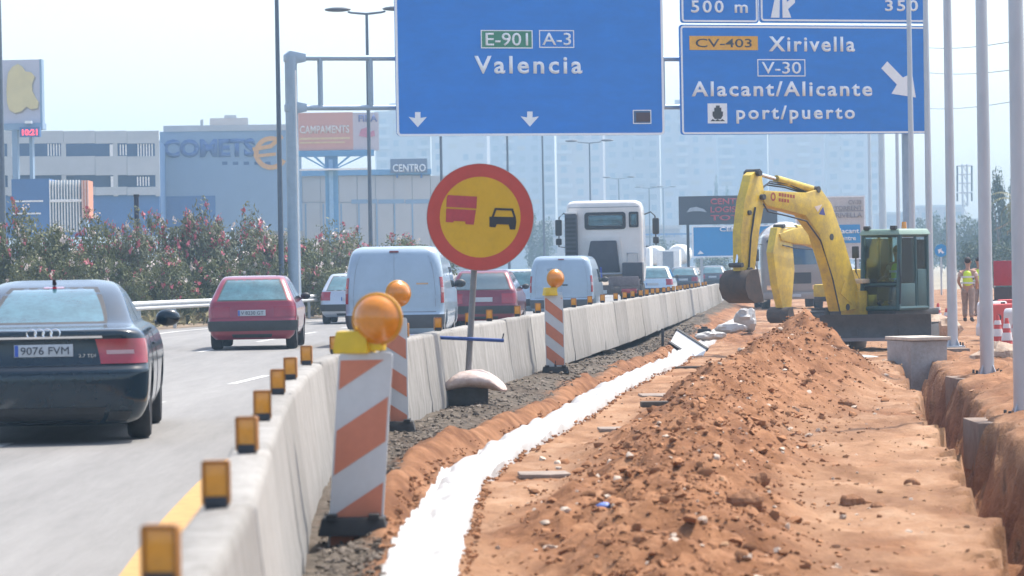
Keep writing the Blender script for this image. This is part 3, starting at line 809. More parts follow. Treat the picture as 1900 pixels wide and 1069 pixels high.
# ---- white vans
def van(label, px, d, heading, H=1.92, W=.95, L=4.75, lampz=(.82, 1.32), marks=False):
    k = H / 1.92
    keys = [(.22, .80, .12, L - .2, .1, .25, .02, .1), (.30, .88, .05, L - .06, .12, .3, .02, .12), (.45, .935, .0, L, .12, .3, .03, .14), (.60, .945, .0, L, .12, .32, .03, .15), (.66, .95, .03, L - .02, .12, .32, .03, .15),
            (1.0, .95, .04, L - .25, .12, .32, .03, .15), (1.12, .945, .05, L - .75, .12, .32, .03, .15), (1.45, .915, .08, L - 1.3, .13, .3, .03, .12), (1.66, .875, .11, L - 1.65, .15, .28, .03, .1), (1.80, .83, .15, L - 1.85, .18, .25, .03, .08),
            (1.88, .76, .22, L - 2.0, .22, .22, .03, .05), (1.915, .64, .32, L - 2.15, .2, .2, .02, .02), (1.92, .5, .45, L - 2.3, .15, .15, .01, .01)]
    keys = [(a[0] * k, a[1] * W / .95) + a[2:] for a in keys]
    p = gx(px, d, float(road_z(d)))
    v, S = vehicle('panel_van', label, 'van', keys, M_vansh, (p.x, p.y, float(road_z(d))), heading, arches=[.9, L - .95], wheel_r=.32, track=W - .14)
    for sd in (-1, 1):
        t = S.patch(lampz[0] * k, lampz[1] * k, .30, .36, .01, sd, 5, 5).build('tail_lamp', M_tail, v)
        S.patch((lampz[0] + .2) * k, (lampz[0] + .3) * k, .305, .355, .013, sd, 2, 4).build('indicator', M_tail2, t)
        S.patch(1.1 * k, 1.5 * k, .535, .59, .004, sd, 4, 5).build('side_window', M_glass, v)
        mirror(v, sd * W * .97, L - 1.2, 1.12 * k, M_blackp, sd, 1.0)
        S.patch(.75 * k, 1.74 * k, .236, .238, .004, sd, 12, 1, .01).build('hinge_seam', M_seam, v)
        for hz_ in (.9, 1.6): S.patch(hz_ * k, (hz_ + .07) * k, .236, .262, .016, sd, 2, 3).build('door_hinge', M_vansh, v)
    S.patch(.34 * k, .60 * k, -.40, .40, .018, 1, 4, 24, .03).build('rear_bumper', mat('grey_plastic', (.06, .065, .075), .6), v)
    S.patch(1.80 * k, 1.835 * k, -.035, .035, .02, 1, 2, 6).build('brake_light', mat('brake_light_dark', (.10, .02, .03), .3), v)
    S.patch(.68 * k, 1.79 * k, -.001, .001, .004, 1, 14, 1, .01).build('door_seam', M_seam, v)
    S.patch(.65 * k, .664 * k, -.24, .24, .004, 1, 1, 16, .01).build('door_seam', M_seam, v)
    S.patch(1.02 * k, 1.06 * k, .01, .06, .02, 1, 2, 3).build('door_handle', M_blackp, v)
    S.patch(1.10 * k, 1.13 * k, -.17, .17, .006, 1, 1, 10).build('trim_strip', M_vansh, v)
    plate(v, S, .78 * k, '' if not marks else '', .46, .1, -.2)
    return v, S
M_vansh = paint('van_white_shaded', (.29, .385, .49), .0, .35)  # white paint darkened and blued: the blue shade of the rears is in the colour
M_seam = mat('seam_grey', (.18, .2, .24), .6)
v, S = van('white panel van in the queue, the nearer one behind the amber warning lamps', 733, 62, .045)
S.patch(1.18, 1.21, .13, .2, .006, 1, 1, 3).build('lettering', mat('van_lettering', (.5, .33, .2), .5), v)
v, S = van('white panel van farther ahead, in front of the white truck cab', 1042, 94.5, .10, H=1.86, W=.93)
r = S.row(1.0); link('lettering', text_mesh('VITO', .28, .08, M_seam, .01, .004), v, (-.42, r[2] - .006, 1.42))

# ---- tractor unit without trailer, seen from behind
def truck_tractor():
    d = 100.0; zr = float(road_z(d)); p = gx(1111, d, zr)
    T = thing('truck_tractor', 'white lorry tractor unit without trailer, seen from behind in the queue', 'truck', (p.x, d, zr), -math.atan(.09))
    Mw = paint('truck_white', (.70, .68, .65), .0, .4)
    Mg = mat('truck_grey', (.055, .06, .075), .6); Mgr = mat('chassis_dirt', (.10, .085, .08), .8, var=.3, scale=3)
    y0 = 3.4                                    # back wall of the cab
    # cab shell: rounded box with inclined roof
    keys = [(1.05, 1.20, y0 + .05, 5.5, .12, .25, 0, .05), (1.5, 1.24, y0, 5.6, .12, .3, 0, .08), (2.4, 1.24, y0, 5.55, .12, .3, 0, .08), (3.1, 1.23, y0, 5.35, .12, .3, 0, .08), (3.45, 1.20, y0, 5.1, .15, .3, 0, .06), (3.58, 1.14, y0 + .04, 4.9, .18, .3, 0, .05), (3.64, 1.0, y0 + .15, 4.7, .2, .25, 0, .02), (3.65, .8, y0 + .3, 4.5, .1, .1, 0, 0)]
    S = Shell(keys); S.mesh_mb(6).build('cab', Mw, T)
    def bx(name, m, x0, x1, ya, yb_, z0, z1, bev=.02, par=T, **k):
        return MB().box(((x0 + x1) / 2, (ya + yb_) / 2, (z0 + z1) / 2), (x1 - x0, yb_ - ya, z1 - z0), **k).build(name, m, par, bevel=bev)
    w = bx('rear_window', M_glass_l, -.50, .60, y0 - .012, y0 + .05, 2.84, 3.18, .05)
    ring(rrect(-.62, 2.72, .70, 3.27, .1), rrect(-.50, 2.84, .60, 3.18, .05), y0 - .03, y0 + .02).build('frame', M_blackp, w)
    w = bx('rear_window', M_glass_l, .86, 1.05, y0 - .012, y0 + .05, 2.84, 3.2, .03)
    ring(rrect(.80, 2.77, 1.11, 3.27, .05), rrect(.86, 2.84, 1.05, 3.2, .03), y0 - .03, y0 + .02).build('frame', M_blackp, w)
    bx('roof_seam', M_seam, -1.12, 1.12, y0 - .006, y0 + .05, 3.42, 3.44, 0)
    a = bx('air_intake', Mg, -1.24, -.84, y0 - .28, y0 - .03, 1.75, 3.22, .05)
    for k in range(9): bx('louvre', M_blackp, -1.20, -.88, y0 - .295, y0 - .27, 1.95 + k * .135, 2.02 + k * .135, 0, a)
    bx('intake_cap', Mw, -1.23, -.85, y0 - .26, y0 - .04, 3.225, 3.30, .03)
    # engine hump behind the cab
    MB().prism([(-.62, 1.35), (.50, 1.35), (.40, 2.36), (-.42, 2.36)], y0 - .35, y0 - .015).build('engine_cover', Mg, T, bevel=.05)
    ring([(-.72, 1.3), (.62, 1.3), (.50, 2.46), (-.52, 2.46)], [(-.62, 1.35), (.50, 1.35), (.40, 2.36), (-.42, 2.36)], y0 - .12, y0 - .004).build('engine_cover_frame', Mw, T)
    for x in (.74, 1.10): pass
    MB().path([(.72, y0 - .06, 1.62), (.74, y0 - .1, 1.95), (1.06, y0 - .1, 1.95), (1.08, y0 - .06, 1.62)], .018, 8).build('grab_rail', M_galv, T)
    bx('battery_box', Mg, .62, 1.27, 2.3, 3.1, 1.0, 1.66, .05)
    for x in (-.42, .42): bx('chassis_beam', Mgr, x - .05, x + .05, .1, 5.0, .72, .98, .01)
    for yb_ in (.2, 1.3, 2.4): bx('cross_member', Mgr, -.42, .42, yb_, yb_ + .12, .76, .95, .01)
    f = MB().lathe([(.5, 0), (.5, .06), (.1, .06), (.1, 0)], 24, M=Matrix.Translation((0, 1.6, 1.12)) @ Matrix.Rotation(R(-90), 4, 'Y')).build('fifth_wheel', Mgr, T)
    MB().path([(-.3, y0 - .4, 1.5), (-.35, 2.5, 1.2), (-.2, 2.2, 1.1)], .03, 8).build('air_hose', mat('hose_red', (.3, .03, .03), .5), T)
    MB().path([(-.1, y0 - .4, 1.5), (-.05, 2.6, 1.15), (.1, 2.2, 1.1)], .03, 8).build('air_hose', mat('hose_blue', (.03, .06, .3), .5), T)
    bx('walkway', M_galv, -.9, .6, 2.75, 3.25, 1.28, 1.33, .01)
    for sx in (-1, 1):
        # arched mudguard over the rear wheels
        o = [(.62 * math.cos(a_), .62 * math.sin(a_)) for a_ in np.linspace(R(8), R(172), 14)]; i_ = [(.585 * math.cos(a_), .585 * math.sin(a_)) for a_ in np.linspace(R(172), R(8), 14)]
        M_ = Matrix.Translation((sx * .93, 1.35, .52)) @ Matrix.Rotation(R(90), 4, 'Z')
        MB().prism(o + i_, -.31, .31, M_).build('mudguard', Mgr, T)
        for k in (0, 1):
            x = sx * (.80 + k * .33); wheel(T, x, 1.35, .5, .3, M_blackp, 8)
        wheel(T, sx * 1.05, 4.75, .5, .3, M_blackp, 8)
        bx('mud_flap', M_rubber, sx * .93 - .28, sx * .93 + .28, .72, .74, .25, .80, 0)
        b = bx('tail_lamp', M_tail, sx * .95 - .24, sx * .95 + .24, .02, .1, .70, .84, .02)
        tt = 1.0
        MB().path([(sx * 1.2, 5.2, 3.2), (sx * 1.42, 5.15, 3.28), (sx * 1.56, 5.1, 3.15), (sx * 1.58, 5.1, 2.2), (sx * 1.2, 5.2, 2.15)], .022, 8).build('mirror_arm', M_blackp, T)
        bx('wing_mirror', M_blackp, sx * 1.58 - .11, sx * 1.58 + .11, 5.02, 5.16, 2.55, 3.08, .05)
        bx('wide_mirror', M_blackp, sx * 1.58 - .10, sx * 1.58 + .10, 5.02, 5.15, 2.25, 2.47, .05)
    bx('rear_cross_beam', Mgr, -1.2, 1.2, .12, .22, .66, .88, .02)
    plate(T, Shell(keys), 2.0, '') if False else bx('number_plate', M_plate, -.26, .26, .09, .118, .70, .81, .003)
    bx('grey_rear_panel', mat('dusty_panel', (.17, .14, .14), .8, var=.25, scale=3), .30, 1.24, .3, .36, .92, 1.22, .03)
    bx('tool_locker', mat('locker_grey', (.10, .11, .11), .6), -1.2, -.5, 2.25, 3.05, .6, 1.25, .05)
    return T
truck_tractor()

# ================================================================== SIGNS, GANTRY, POSTS
M_blue = mat('sign_blue', (.001, .16, .56), .45, var=.10, scale=.6, stretch=(1, 1, 3), spec=.4)
M_swhite = mat('sign_white', (.72, .75, .78), .5, var=.05)
M_back = mat('sign_back_blue', (.02, .08, .2), .5)
G = Plane(738, 252, 100.0, 17.2)
# gantry
ga = G.root('sign_gantry', 'grey steel sign gantry spanning the carriageway', 'gantry')
def gbar(name, a, b, r, m=M_galv, back=.35, par=ga):
    (u0, v0), (u1, v1) = G.uv(*a), G.uv(*b)
    return (u0, back, v0), (u1, back, v1)
uL, vT = G.uv(545, 106); _, vB = G.uv(545, 199); uR, _ = G.uv(1689, 106)
zb = -G.O.z
Mg = mat('gantry_steel', (.30, .38, .46), .5, .5, var=.1, scale=1)
MB().tube((uL, .4, zb - .3), (uL, .4, vT + .05), .20, .19, 20).build('post', Mg, ga)
MB().tube((uR, .4, zb - .6), (uR, .4, vT + .05), .17, .16, 20).build('post', Mg, ga)
for v in (vT, vB):
    MB().tube((uL + .1, .4, v), (uR, .4, v), .085, n=14).build('beam', Mg, ga)
    MB().prism([(uL - .2, v - .1), (uL - .05, v - .22), (uL + .45, v - .12), (uL + .45, v + .12), (uL - .05, v + .22), (uL - .2, v + .1)], .25, .55).build('bracket', Mg, ga, bevel=.02)
u = G.uv(600, 150)[0]
while u < uR:
    MB().tube((u, .4, vB), (u, .4, vT), .085, n=12).build('strut', Mg, ga)
    u += 1.6
MB().tube((uL + .06, .05, zb), (uL + .06, .05, vT - .4), .022, n=8).build('cable_duct', M_white, ga)

def sign_face(label, x0, y0, x1, y1, rad=.12):
    s = G.root('direction_sign', label, 'road sign', 'blue direction signs on the gantry')
    G.board(s, 'panel', M_blue, x0, y0, x1, y1, 0, .07, rad)
    u0, v0, u1, v1 = G.rect(x0, y0, x1, y1)
    G_u = [u0 + (u1 - u0) * f for f in (.15, .5, .85)]
    for q in G_u: MB().box((q, .13, (v0 + v1) / 2), (.1, .1, (v1 - v0) * .9)).build('mounting_rail', M_galv, s)
    return s
def border(s, x0, y0, x1, y1, t=.055, rad=.12): return G.frame(s, 'border', M_swhite, x0, y0, x1, y1, t, .002, rad, .008)
def route(s, txt, x0, y0, x1, y1, fill, ink, line):
    pl = G.board(s, 'route_plate', fill, x0, y0, x1, y1, .012, .0)
    if line: G.frame(pl, 'plate_border', M_swhite, x0, y0, x1, y1, .032, .013, 0, .005)
    mx = (x1 - x0) * .09
    G.text(pl, txt, ink, x0 + mx, y0 + 5, x1 - mx, y1 - 5, .014, .006)
    return pl
M_green = mat('route_green', (.02, .19, .10), .45); M_orange = mat('route_orange', (.66, .33, .01), .45); M_black = mat('sign_black', (.02, .02, .025), .5)
s = sign_face('large blue motorway sign reading Valencia', 733, -140, 1230, 252, .14)
border(s, 733, -140, 1230, 252, .075, .14)
route(s, 'E-901', 892, 56, 988, 90, M_green, M_swhite, True)
route(s, 'A-3', 1000, 56, 1065, 89, M_blue, M_swhite, True)
G.text(s, 'Valencia', M_swhite, 880, 104, 1080, 137, .006, .022, spacing=1.25)
def down_arrow(cx_, y0):
    G.poly(s, 'arrow', M_swhite, [(cx_ - 5, y0), (cx_ + 5, y0), (cx_ + 5, y0 + 11), (cx_ + 17, y0 + 9), (cx_, y0 + 28), (cx_ - 17, y0 + 9), (cx_ - 5, y0 + 11)], .004, .008)
down_arrow(775, 208); down_arrow(983, 207)
c = G.board(s, 'cover_plate', M_back, 1176, 206, 1207, 228, .02, .0)
G.board(c, 'dark_patch', mat('dark_maroon', (.05, .02, .025), .6), 1180, 209, 1206, 226, .028, -.018)
G.frame(c, 'plate_border', M_swhite, 1174, 204, 1208, 230, .03, .018, 0, .004)

s2 = sign_face('blue sign reading Xirivella, Alacant/Alicante and port/puerto', 1262, 47, 1720, 249, .1)
border(s2, 1264, 49, 1719, 248, .06, .11)
pl = route(s2, 'CV-403', 1279, 67, 1406, 93, M_orange, M_black, False)
G.text(s2, 'Xirivella', M_swhite, 1426, 68, 1586, 96, .006, .022, spacing=1.2)
route(s2, 'V-30', 1405, 110, 1494, 142, M_blue, M_swhite, True)
G.text(s2, 'Alacant/Alicante', M_swhite, 1283, 151, 1618, 179, .006, .022, spacing=1.2)
G.text(s2, 'port/puerto', M_swhite, 1366, 196, 1586, 229, .006, .022, spacing=1.25)
ic = G.board(s2, 'port_symbol', M_swhite, 1313, 192, 1349, 229, .01, .0)
G.poly(ic, 'ship', M_black, [(1322, 215), (1322, 207), (1325, 207), (1325, 200), (1328, 200), (1328, 196), (1335, 196), (1335, 200), (1338, 200), (1338, 207), (1341, 207), (1341, 215), (1337, 221), (1326, 221)], .014, .006)
G.poly(ic, 'waves', M_black, [(1318, 225), (1322, 221), (1327, 224), (1331, 221), (1336, 224), (1340, 221), (1345, 225)], .014, .006)
G.poly(s2, 'arrow', M_swhite, [(1646, 114), (1675, 144), (1692, 136), (1699, 181), (1654, 174), (1664, 157), (1635, 127)], .004, .008)
s3 = sign_face('small blue sign reading 500 m at the top edge', 1262, -70, 1407, 43, .1)
border(s3, 1264, -70, 1405, 41, .06, .11)
G.text(s3, '500 m', M_swhite, 1282, 1, 1387, 24, .006, .018, spacing=1.25)
s4 = sign_face('blue exit sign with split-lane symbol reading 350 at the top edge', 1409, -70, 1720, 43, .1)
border(s4, 1411, -70, 1719, 40, .06, .11)
G.text(s4, '350', M_swhite, 1642, 0, 1703, 21, .006, .018, spacing=1.25)
G.poly(s4, 'exit_symbol', M_swhite, [(1430, 33), (1446, 33), (1447, -20), (1441, -20)], .004, .008)
G.poly(s4, 'exit_symbol', M_swhite, [(1452, 33), (1468, 33), (1462, 17), (1475, 5), (1474, -8), (1460, 4), (1456, -20), (1451, -20)], .004, .008)

# ------------------------------------------------------------------ round no-overtaking sign with stand
D = 36.4
p = gx(868, D, 0); zg = ez(p.x, D)
rs = thing('round_sign', 'round yellow sign with red rim showing a red lorry and a dark car', 'road sign', (p.x, D, zg), R(2))
M_sy = mat('sign_yellow', (.60, .36, .004), .45, var=.07, scale=5); M_sr = mat('sign_red', (.46, .055, .04), .45, var=.08, scale=5); M_sr2 = mat('symbol_red', (.40, .05, .06), .5, var=.15, scale=9)
Pr = Plane(891, 403, D, 2)
cu, cv = Pr.O.x - p.x, Pr.O.z - zg
def disc(name, r0, r1, y0, y1, m, par=rs, n=64):
    A = [(cu + r1 * math.cos(a), cv + r1 * math.sin(a)) for a in np.linspace(0, 2 * math.pi, n, endpoint=False)]
    if r0 <= 0: return MB().prism(A, y0, y1).build(name, m, par)
    B = [(cu + r0 * math.cos(a), cv + r0 * math.sin(a)) for a in np.linspace(0, 2 * math.pi, n, endpoint=False)]
    return ring(A, B, y0, y1).build(name, m, par)
disc('sign_plate', 0, .605, 0, .03, mat('sign_edge', (.35, .33, .33), .5, .4))
disc('rim', .455, .598, -.008, -.001, M_sr); fy = disc('face', 0, .455, -.006, -.001, M_sy)
def rpoly(name, m, pts, front=.008):
    o = [((Pr.uv(*q)[0]) + cu, Pr.uv(*q)[1] + cv) for q in pts]
    return MB().prism(o, -front - .004, -front).build(name, m, fy)
rpoly('lorry_symbol', M_sr2, [(829, 366), (831, 362), (885, 365), (884, 387), (828, 384)])
rpoly('lorry_symbol', M_sr2, [(828, 387), (883, 390), (879, 417), (864, 416), (863, 411), (842, 410), (841, 413), (827, 412)])
cs = [(908, 401), (913, 401), (919, 387), (952, 387), (957, 401), (959, 412), (957, 426), (946, 426), (944, 418), (922, 416), (920, 422), (909, 422)]
rpoly('car_symbol', M_black, [(908, 402), (957, 403), (958, 412), (956, 426), (946, 426), (944, 417), (922, 416), (919, 422), (908, 421)])
rpoly('car_symbol', M_black, [(912, 403), (918, 386), (952, 387), (957, 403), (953, 403), (949, 391), (921, 390), (916, 403)])
pb_ = [Pr.uv(880, 500), Pr.uv(867, 745)]
M_pole = mat('sign_pole', (.20, .20, .20), .6, .4)
MB().tube((cu + .0, .07, cv + .4), (pb_[0][0] + cu, .07, pb_[0][1] + cv), .035, n=12).tube((pb_[0][0] + cu, .07, pb_[0][1] + cv), (pb_[1][0] + cu, .07, .12), .035, n=12).build('pole', M_pole, rs)
b = MB().box((0, .07, .10), (.46, .42, .2)).build('base_block', mat('dark_base', (.05, .048, .045), .8, var=.3, scale=8), rs, bevel=.02)
q = [Pr.uv(762, 624), Pr.uv(935, 632)]
M_barb = mat('blue_steel_bar', (.02, .06, .22), .45, .2)
br_ = thing('blue_bar', 'dark blue steel bar fixed across the sign pole at barrier height', 'bar', rs.location, R(2))
MB().tube((q[0][0] + cu, .0, q[0][1] + cv), (q[1][0] + cu, .01, q[1][1] + cv), .022, n=10).build('rod', M_barb, br_)
MB().tube((q[0][0] + cu + .02, .0, q[0][1] + cv), (q[0][0] + cu + .01, .0, q[0][1] + cv - .2), .02, n=10).build('hanging_end', M_barb, br_)
MB().tube((q[1][0] + cu - .02, .01, q[1][1] + cv), (q[1][0] + cu, .01, q[1][1] + cv + .08), .008, n=8).build('hook', M_dark, br_)
# sand bag over the base
g = MB().sphere((0, 0, 0), (.36, .24, .10), 22, 12)
g.v = [(x + .03 * math.sin(y * 17), y, z + .05 - .30 * (abs(x) / .36) ** 2.2 * .45 + .03 * float(fbm(np.array([x * 9]), np.array([y * 9]), 3, 71)[0])) for x, y, z in g.v]
o = g.build('sand_bag', mat('bag_cloth', (.62, .54, .50), .85, c2=(.45, .33, .28), scale=5, bump=.015, bscale=25))
p2 = gx(880, D - .06, zg); o.location = (p2.x, p2.y, zg + .245); tag(o, 'pale sand bag draped over the foot of the round sign', 'sand bag')

# ------------------------------------------------------------------ striped delineator panels with amber lamps
M_pred = mat('panel_red', (.50, .175, .10), .5, var=.08, scale=6); M_pwh = mat('panel_white', (.50, .52, .53), .5, var=.06, scale=4)
def lamp_parts(L, lz=.19, ox=.02):
    body = MB().box((-ox * 2, 0, .045), (.15, .11, .09), top=(.85, .8)).build('battery_case', mat('lamp_yellow', (.62, .42, .01), .45), L, bevel=.012)
    n = MB().lathe([(.02, -.03), (.085, -.028), (.095, -.01), (.095, .012), (.086, .022), (.078, .036), (.060, .046), (.052, .052), (.030, .056), (.005, .058)], 28, M=Matrix.Translation((ox, -.02, lz)) @ Matrix.Rotation(R(-90), 4, 'Z')).build('lens', mat('lamp_amber', (.60, .20, .003), .22, coat=.8, var=.12, scale=30), L)
    MB().lathe([(.098, -.012), (.105, -.006), (.105, .006), (.098, .012)], 28, M=Matrix.Translation((ox, -.02, lz)) @ Matrix.Rotation(R(-90), 4, 'Z')).build('lens_ring', mat('lamp_ring_amber', (.50, .22, .005), .4), n)
    MB().box((ox - .01, .0, lz - .095), (.06, .06, .06)).build('neck', mat('lamp_yellow', (.62, .42, .01), .45), L, bevel=.008)
def delineator(label, lamp_label, px0, px1, ytop, ybot, d, tilt, lean=0.0, stripes=4, lamp_dx=.0, lamp_s=1.0, yaw=0.0, lamp_yaw=0.0, lz=.19, ox=.02):
    pm = gx((px0 + px1) / 2, d, -.2); zg = ez(pm.x, d)
    T = thing('delineator_panel', label, 'delineator', (pm.x, d, zg), yaw, 'striped delineator panels along the barrier')
    s = d / FPX; w = (px1 - px0) * s; zt = at((px0 + px1) / 2, ytop, d).z - zg; zb_ = at((px0 + px1) / 2, ybot, d).z - zg
    M_ = Matrix.Shear('XY', 4, (0, 0)); H = zt - zb_
    sh = lambda x, z: (x + lean * (z - (zt + zb_) / 2), z)
    ol = [sh(*q) for q in rrect(-w / 2, zb_, w / 2, zt, .025, 4)]
    MB().prism(ol, -.005, .045).build('panel', M_pwh, T)
    # slanting red stripes, each clipped to the panel
    per = H / stripes * 1.0; sl_ = tilt * w
    k = -2
    while k < stripes + 2:
        a0 = zb_ + per * (k + .12); a1 = a0 + per * .52
        poly = [(-w / 2 + .012, a0 - sl_ / 2), (w / 2 - .012, a0 + sl_ / 2), (w / 2 - .012, a1 + sl_ / 2), (-w / 2 + .012, a1 - sl_ / 2)]
        for lim, sg in ((zb_ + .035, 1), (zt - .04, -1)):
            out = []
            for i in range(len(poly)):
                A, B = poly[i], poly[(i + 1) % len(poly)]
                ia, ib = (A[1] - lim) * sg >= 0, (B[1] - lim) * sg >= 0
                if ia: out.append(A)
                if ia != ib:
                    t = (lim - A[1]) / (B[1] - A[1]); out.append((A[0] + t * (B[0] - A[0]), lim))
            poly = out
            if not poly: break
        if len(poly) >= 3: MB().prism([sh(*q) for q in poly], -.0085, -.0045).build('stripe', M_pred, T)
        k += 1
    xb = sh(0, zb_)[0]
    MB().tube((xb, .02, .08), (xb, .02, zb_ + .1), .03, n=10).build('stem', M_dark, T)
    MB().box((xb, .02, .05), (.40, .32, .10), top=(.88, .82)).build('foot', M_rubber, T, bevel=.012)
    for q in (-.12, .12): MB().box((xb + q, .02, .105), (.06, .30, .03)).build('foot_grip', M_rubber, T)
    xt = sh(0, zt)[0]
    L = thing('warning_lamp', lamp_label, 'warning lamp', (pm.x + xt + lamp_dx, d + .02, zg + zt - .004), lamp_yaw, 'amber lamps on the delineator panels')
    L.scale = (lamp_s,) * 3
    lamp_parts(L, lz, ox)
    return T
delineator('big faded red and white striped panel in the foreground beside the barrier', 'large amber lamp with yellow case on the foreground striped panel', 622, 722, 655, 1028, 18.4, .62, .075, 2.35, 0.03, 1.45, .0, -.3, .135, .035)
delineator('striped panel mostly hidden behind the foreground striped panel', 'amber lamp on the hidden panel, just above the large lamp', 708, 759, 590, 800, 31, -.6, 0, 3, .02, 1.25, 0, .4)
delineator('narrow red and white striped panel in the gravel below the farther white van', 'amber lamp on the farthest striped panel', 1013, 1048, 548, 682, 46.5, -.75, -.012, 3.0, .0, 1.3, 0, .4)

# ------------------------------------------------------------------ lamp columns
def lamp_column(label, px, d, h, r, arms=0, arm=1.6, dark=True, zg=None, group='lamp columns beyond the carriageway'):
    zg = float(road_z(d)) + .0 if zg is None else zg
    p = gx(px, d, zg)
    T = thing('lamp_column', label, 'lamp post', (p.x, d, zg), 0, group)
    m = mat('column_grey', (.10, .13, .17), .5, .4) if dark else M_colm
    MB().tube((0, 0, -.3), (0, 0, h), r, r * .6, 14).build('pole', m, T)
    MB().tube((0, 0, -.3), (0, 0, .9), r * 1.35, r * 1.3, 14).build('pole_foot', m, T)
    if arms:
        for sx in ((-1, 1) if arms == 2 else (-1,)):
            MB().path([(0, 0, h - .02), (sx * arm * .5, 0, h + .04), (sx * arm * .62, 0, h + .08)], [.05, .045, .04], 8).build('arm', m, T)
            MB().sphere((sx * arm * .95, 0, h + .18), (.55, .16, .10), 12, 8, M=Matrix.Translation((0, 0, 0)) @ Matrix.Rotation(sx * R(0), 4, 'Y')).build('lantern', mat('lantern_dark', (.06, .07, .09), .5), T)
    return T
M_colm = mat('new_column_steel', (.44, .47, .52), .4, .5, var=.1, scale=.8, stretch=(1, 1, .5))
lamp_column('thick dark column rising at the left edge behind the hedge', 7, 118, 14, .17)
lamp_column('slim dark column just left of the gantry post', 524, 101.5, 12.5, .095)
lamp_column('double-armed lamp post between gantry post and Valencia sign', 690, 133, 12.1, .10, 2, 1.25)
lamp_column('thin lamp post between the blue pylon and the round sign', 823, 170, 11, .10, 2)
lamp_column('thin lamp post rising behind the round sign', 946, 200, 11, .10, 2)
lamp_column('thin lamp post between the round sign and the truck', 1011, 230, 11, .10, 2)
lamp_column('lamp post behind the truck cab with lanterns just below the Valencia sign', 1098, 275, 11.9, .10, 2)
lamp_column('small distant double lamp post above the right end of the truck cab', 1151, 408, 12.2, .12, 2)
lamp_column('faint distant double lamp post, second to the right of the truck cab', 1207, 455, 12, .12, 2)
lamp_column('faint distant double lamp post nearest the dark billboard', 1233, 500, 13, .13, 2)
zs = lambda d: float(base(d))
# bare new columns on the site with base plates
def site_column(label, px, d, r, zg, plate_=True, h=12.0):
    p = gx(px, d, zg)
    T = thing('steel_column', label, 'column', (p.x, d, zg), 0, 'new steel columns along the site')
    MB().tube((0, 0, .02), (0, 0, h), r, r * .62, 20).build('pole', M_colm, T)
    if plate_:
        MB().box((0, 0, .015), (r * 4.2, r * 4.2, .03)).build('base_plate', M_galv, T, bevel=.005)
        for ax in (-1, 1):
            for ay in (-1, 1):
                MB().tube((ax * r * 1.7, ay * r * 1.7, .0), (ax * r * 1.7, ay * r * 1.7, .10), .018, n=8).build('anchor_bolt', M_dark, T)
                MB().prism([(0, 0), (.0, .16), (r * .8, 0)], -.008, .008, Matrix.Rotation(math.atan2(ay, ax), 4, 'Z') @ Matrix.Translation((r * .9, 0, .03))).build('gusset', M_galv, T)
    return T
def footing(label, px0, px1, ytop, h, d, depth=1.0, rz=0.0, m=M_conc2):
    a, b_ = at(px0, ytop, d), at(px1, ytop, d)
    g = MB().box((0, 0, -h / 2), ((b_ - a).x, depth, h))
    o = g.build('concrete_footing', m, bevel=.02); o.location = ((a.x + b_.x) / 2, d + depth / 2, a.z); o.rotation_euler = (0, 0, rz)
    tag(o, label, 'footing', 'concrete footings of the steel columns')
    return a.z
z1 = footing('brown concrete footing at the trench carrying the second nearest column', 1774, 1898, 703, .62, 47.2, 1.2)
z0 = footing('concrete footing at the right edge carrying the nearest column', 1815, 1990, 785, .55, 34.6, 1.2)
z2 = footing('low concrete footing behind the grey concrete block', 1712, 1800, 648, .6, 64.0, 1.4)
site_column('nearest steel column cut off by the right edge', 1897, 35.2, .095, z0)
site_column('steel column with bolted base plate right of the worker', 1832, 47.9, .105, z1)
site_column('steel column left of the worker standing behind the concrete block', 1768, 65.0, .105, z2)
site_column('steel column covering the right rim of the Xirivella sign', 1727, 90, .105, -.30)
site_column('steel column crossing the white arrow of the Xirivella sign', 1696, 84, .085, -.35)
site_column('thin column below the Xirivella sign, left of the arrow', 1669, 170, .12, -.3, False, 13)
site_column('wide hazy column under the Xirivella sign', 1640, 200, .26, -.3, False, 14)
site_column('faint thin column leftmost under the Xirivella sign', 1617, 260, .18, -.3, False, 14)
# short dark post in the hedge
T = thing('dark_post', 'short dark blue post sticking out of the hedge', 'post', gx(257, 97, .2), 0)
MB().tube((0, 0, 0), (0, 0, 3.55), .075, n=12).build('shaft', mat('post_blue_black', (.015, .025, .06), .5), T)
MB().tube((0, 0, 3.53), (0, 0, 3.6), .09, n=12).build('cap', M_dark, T)

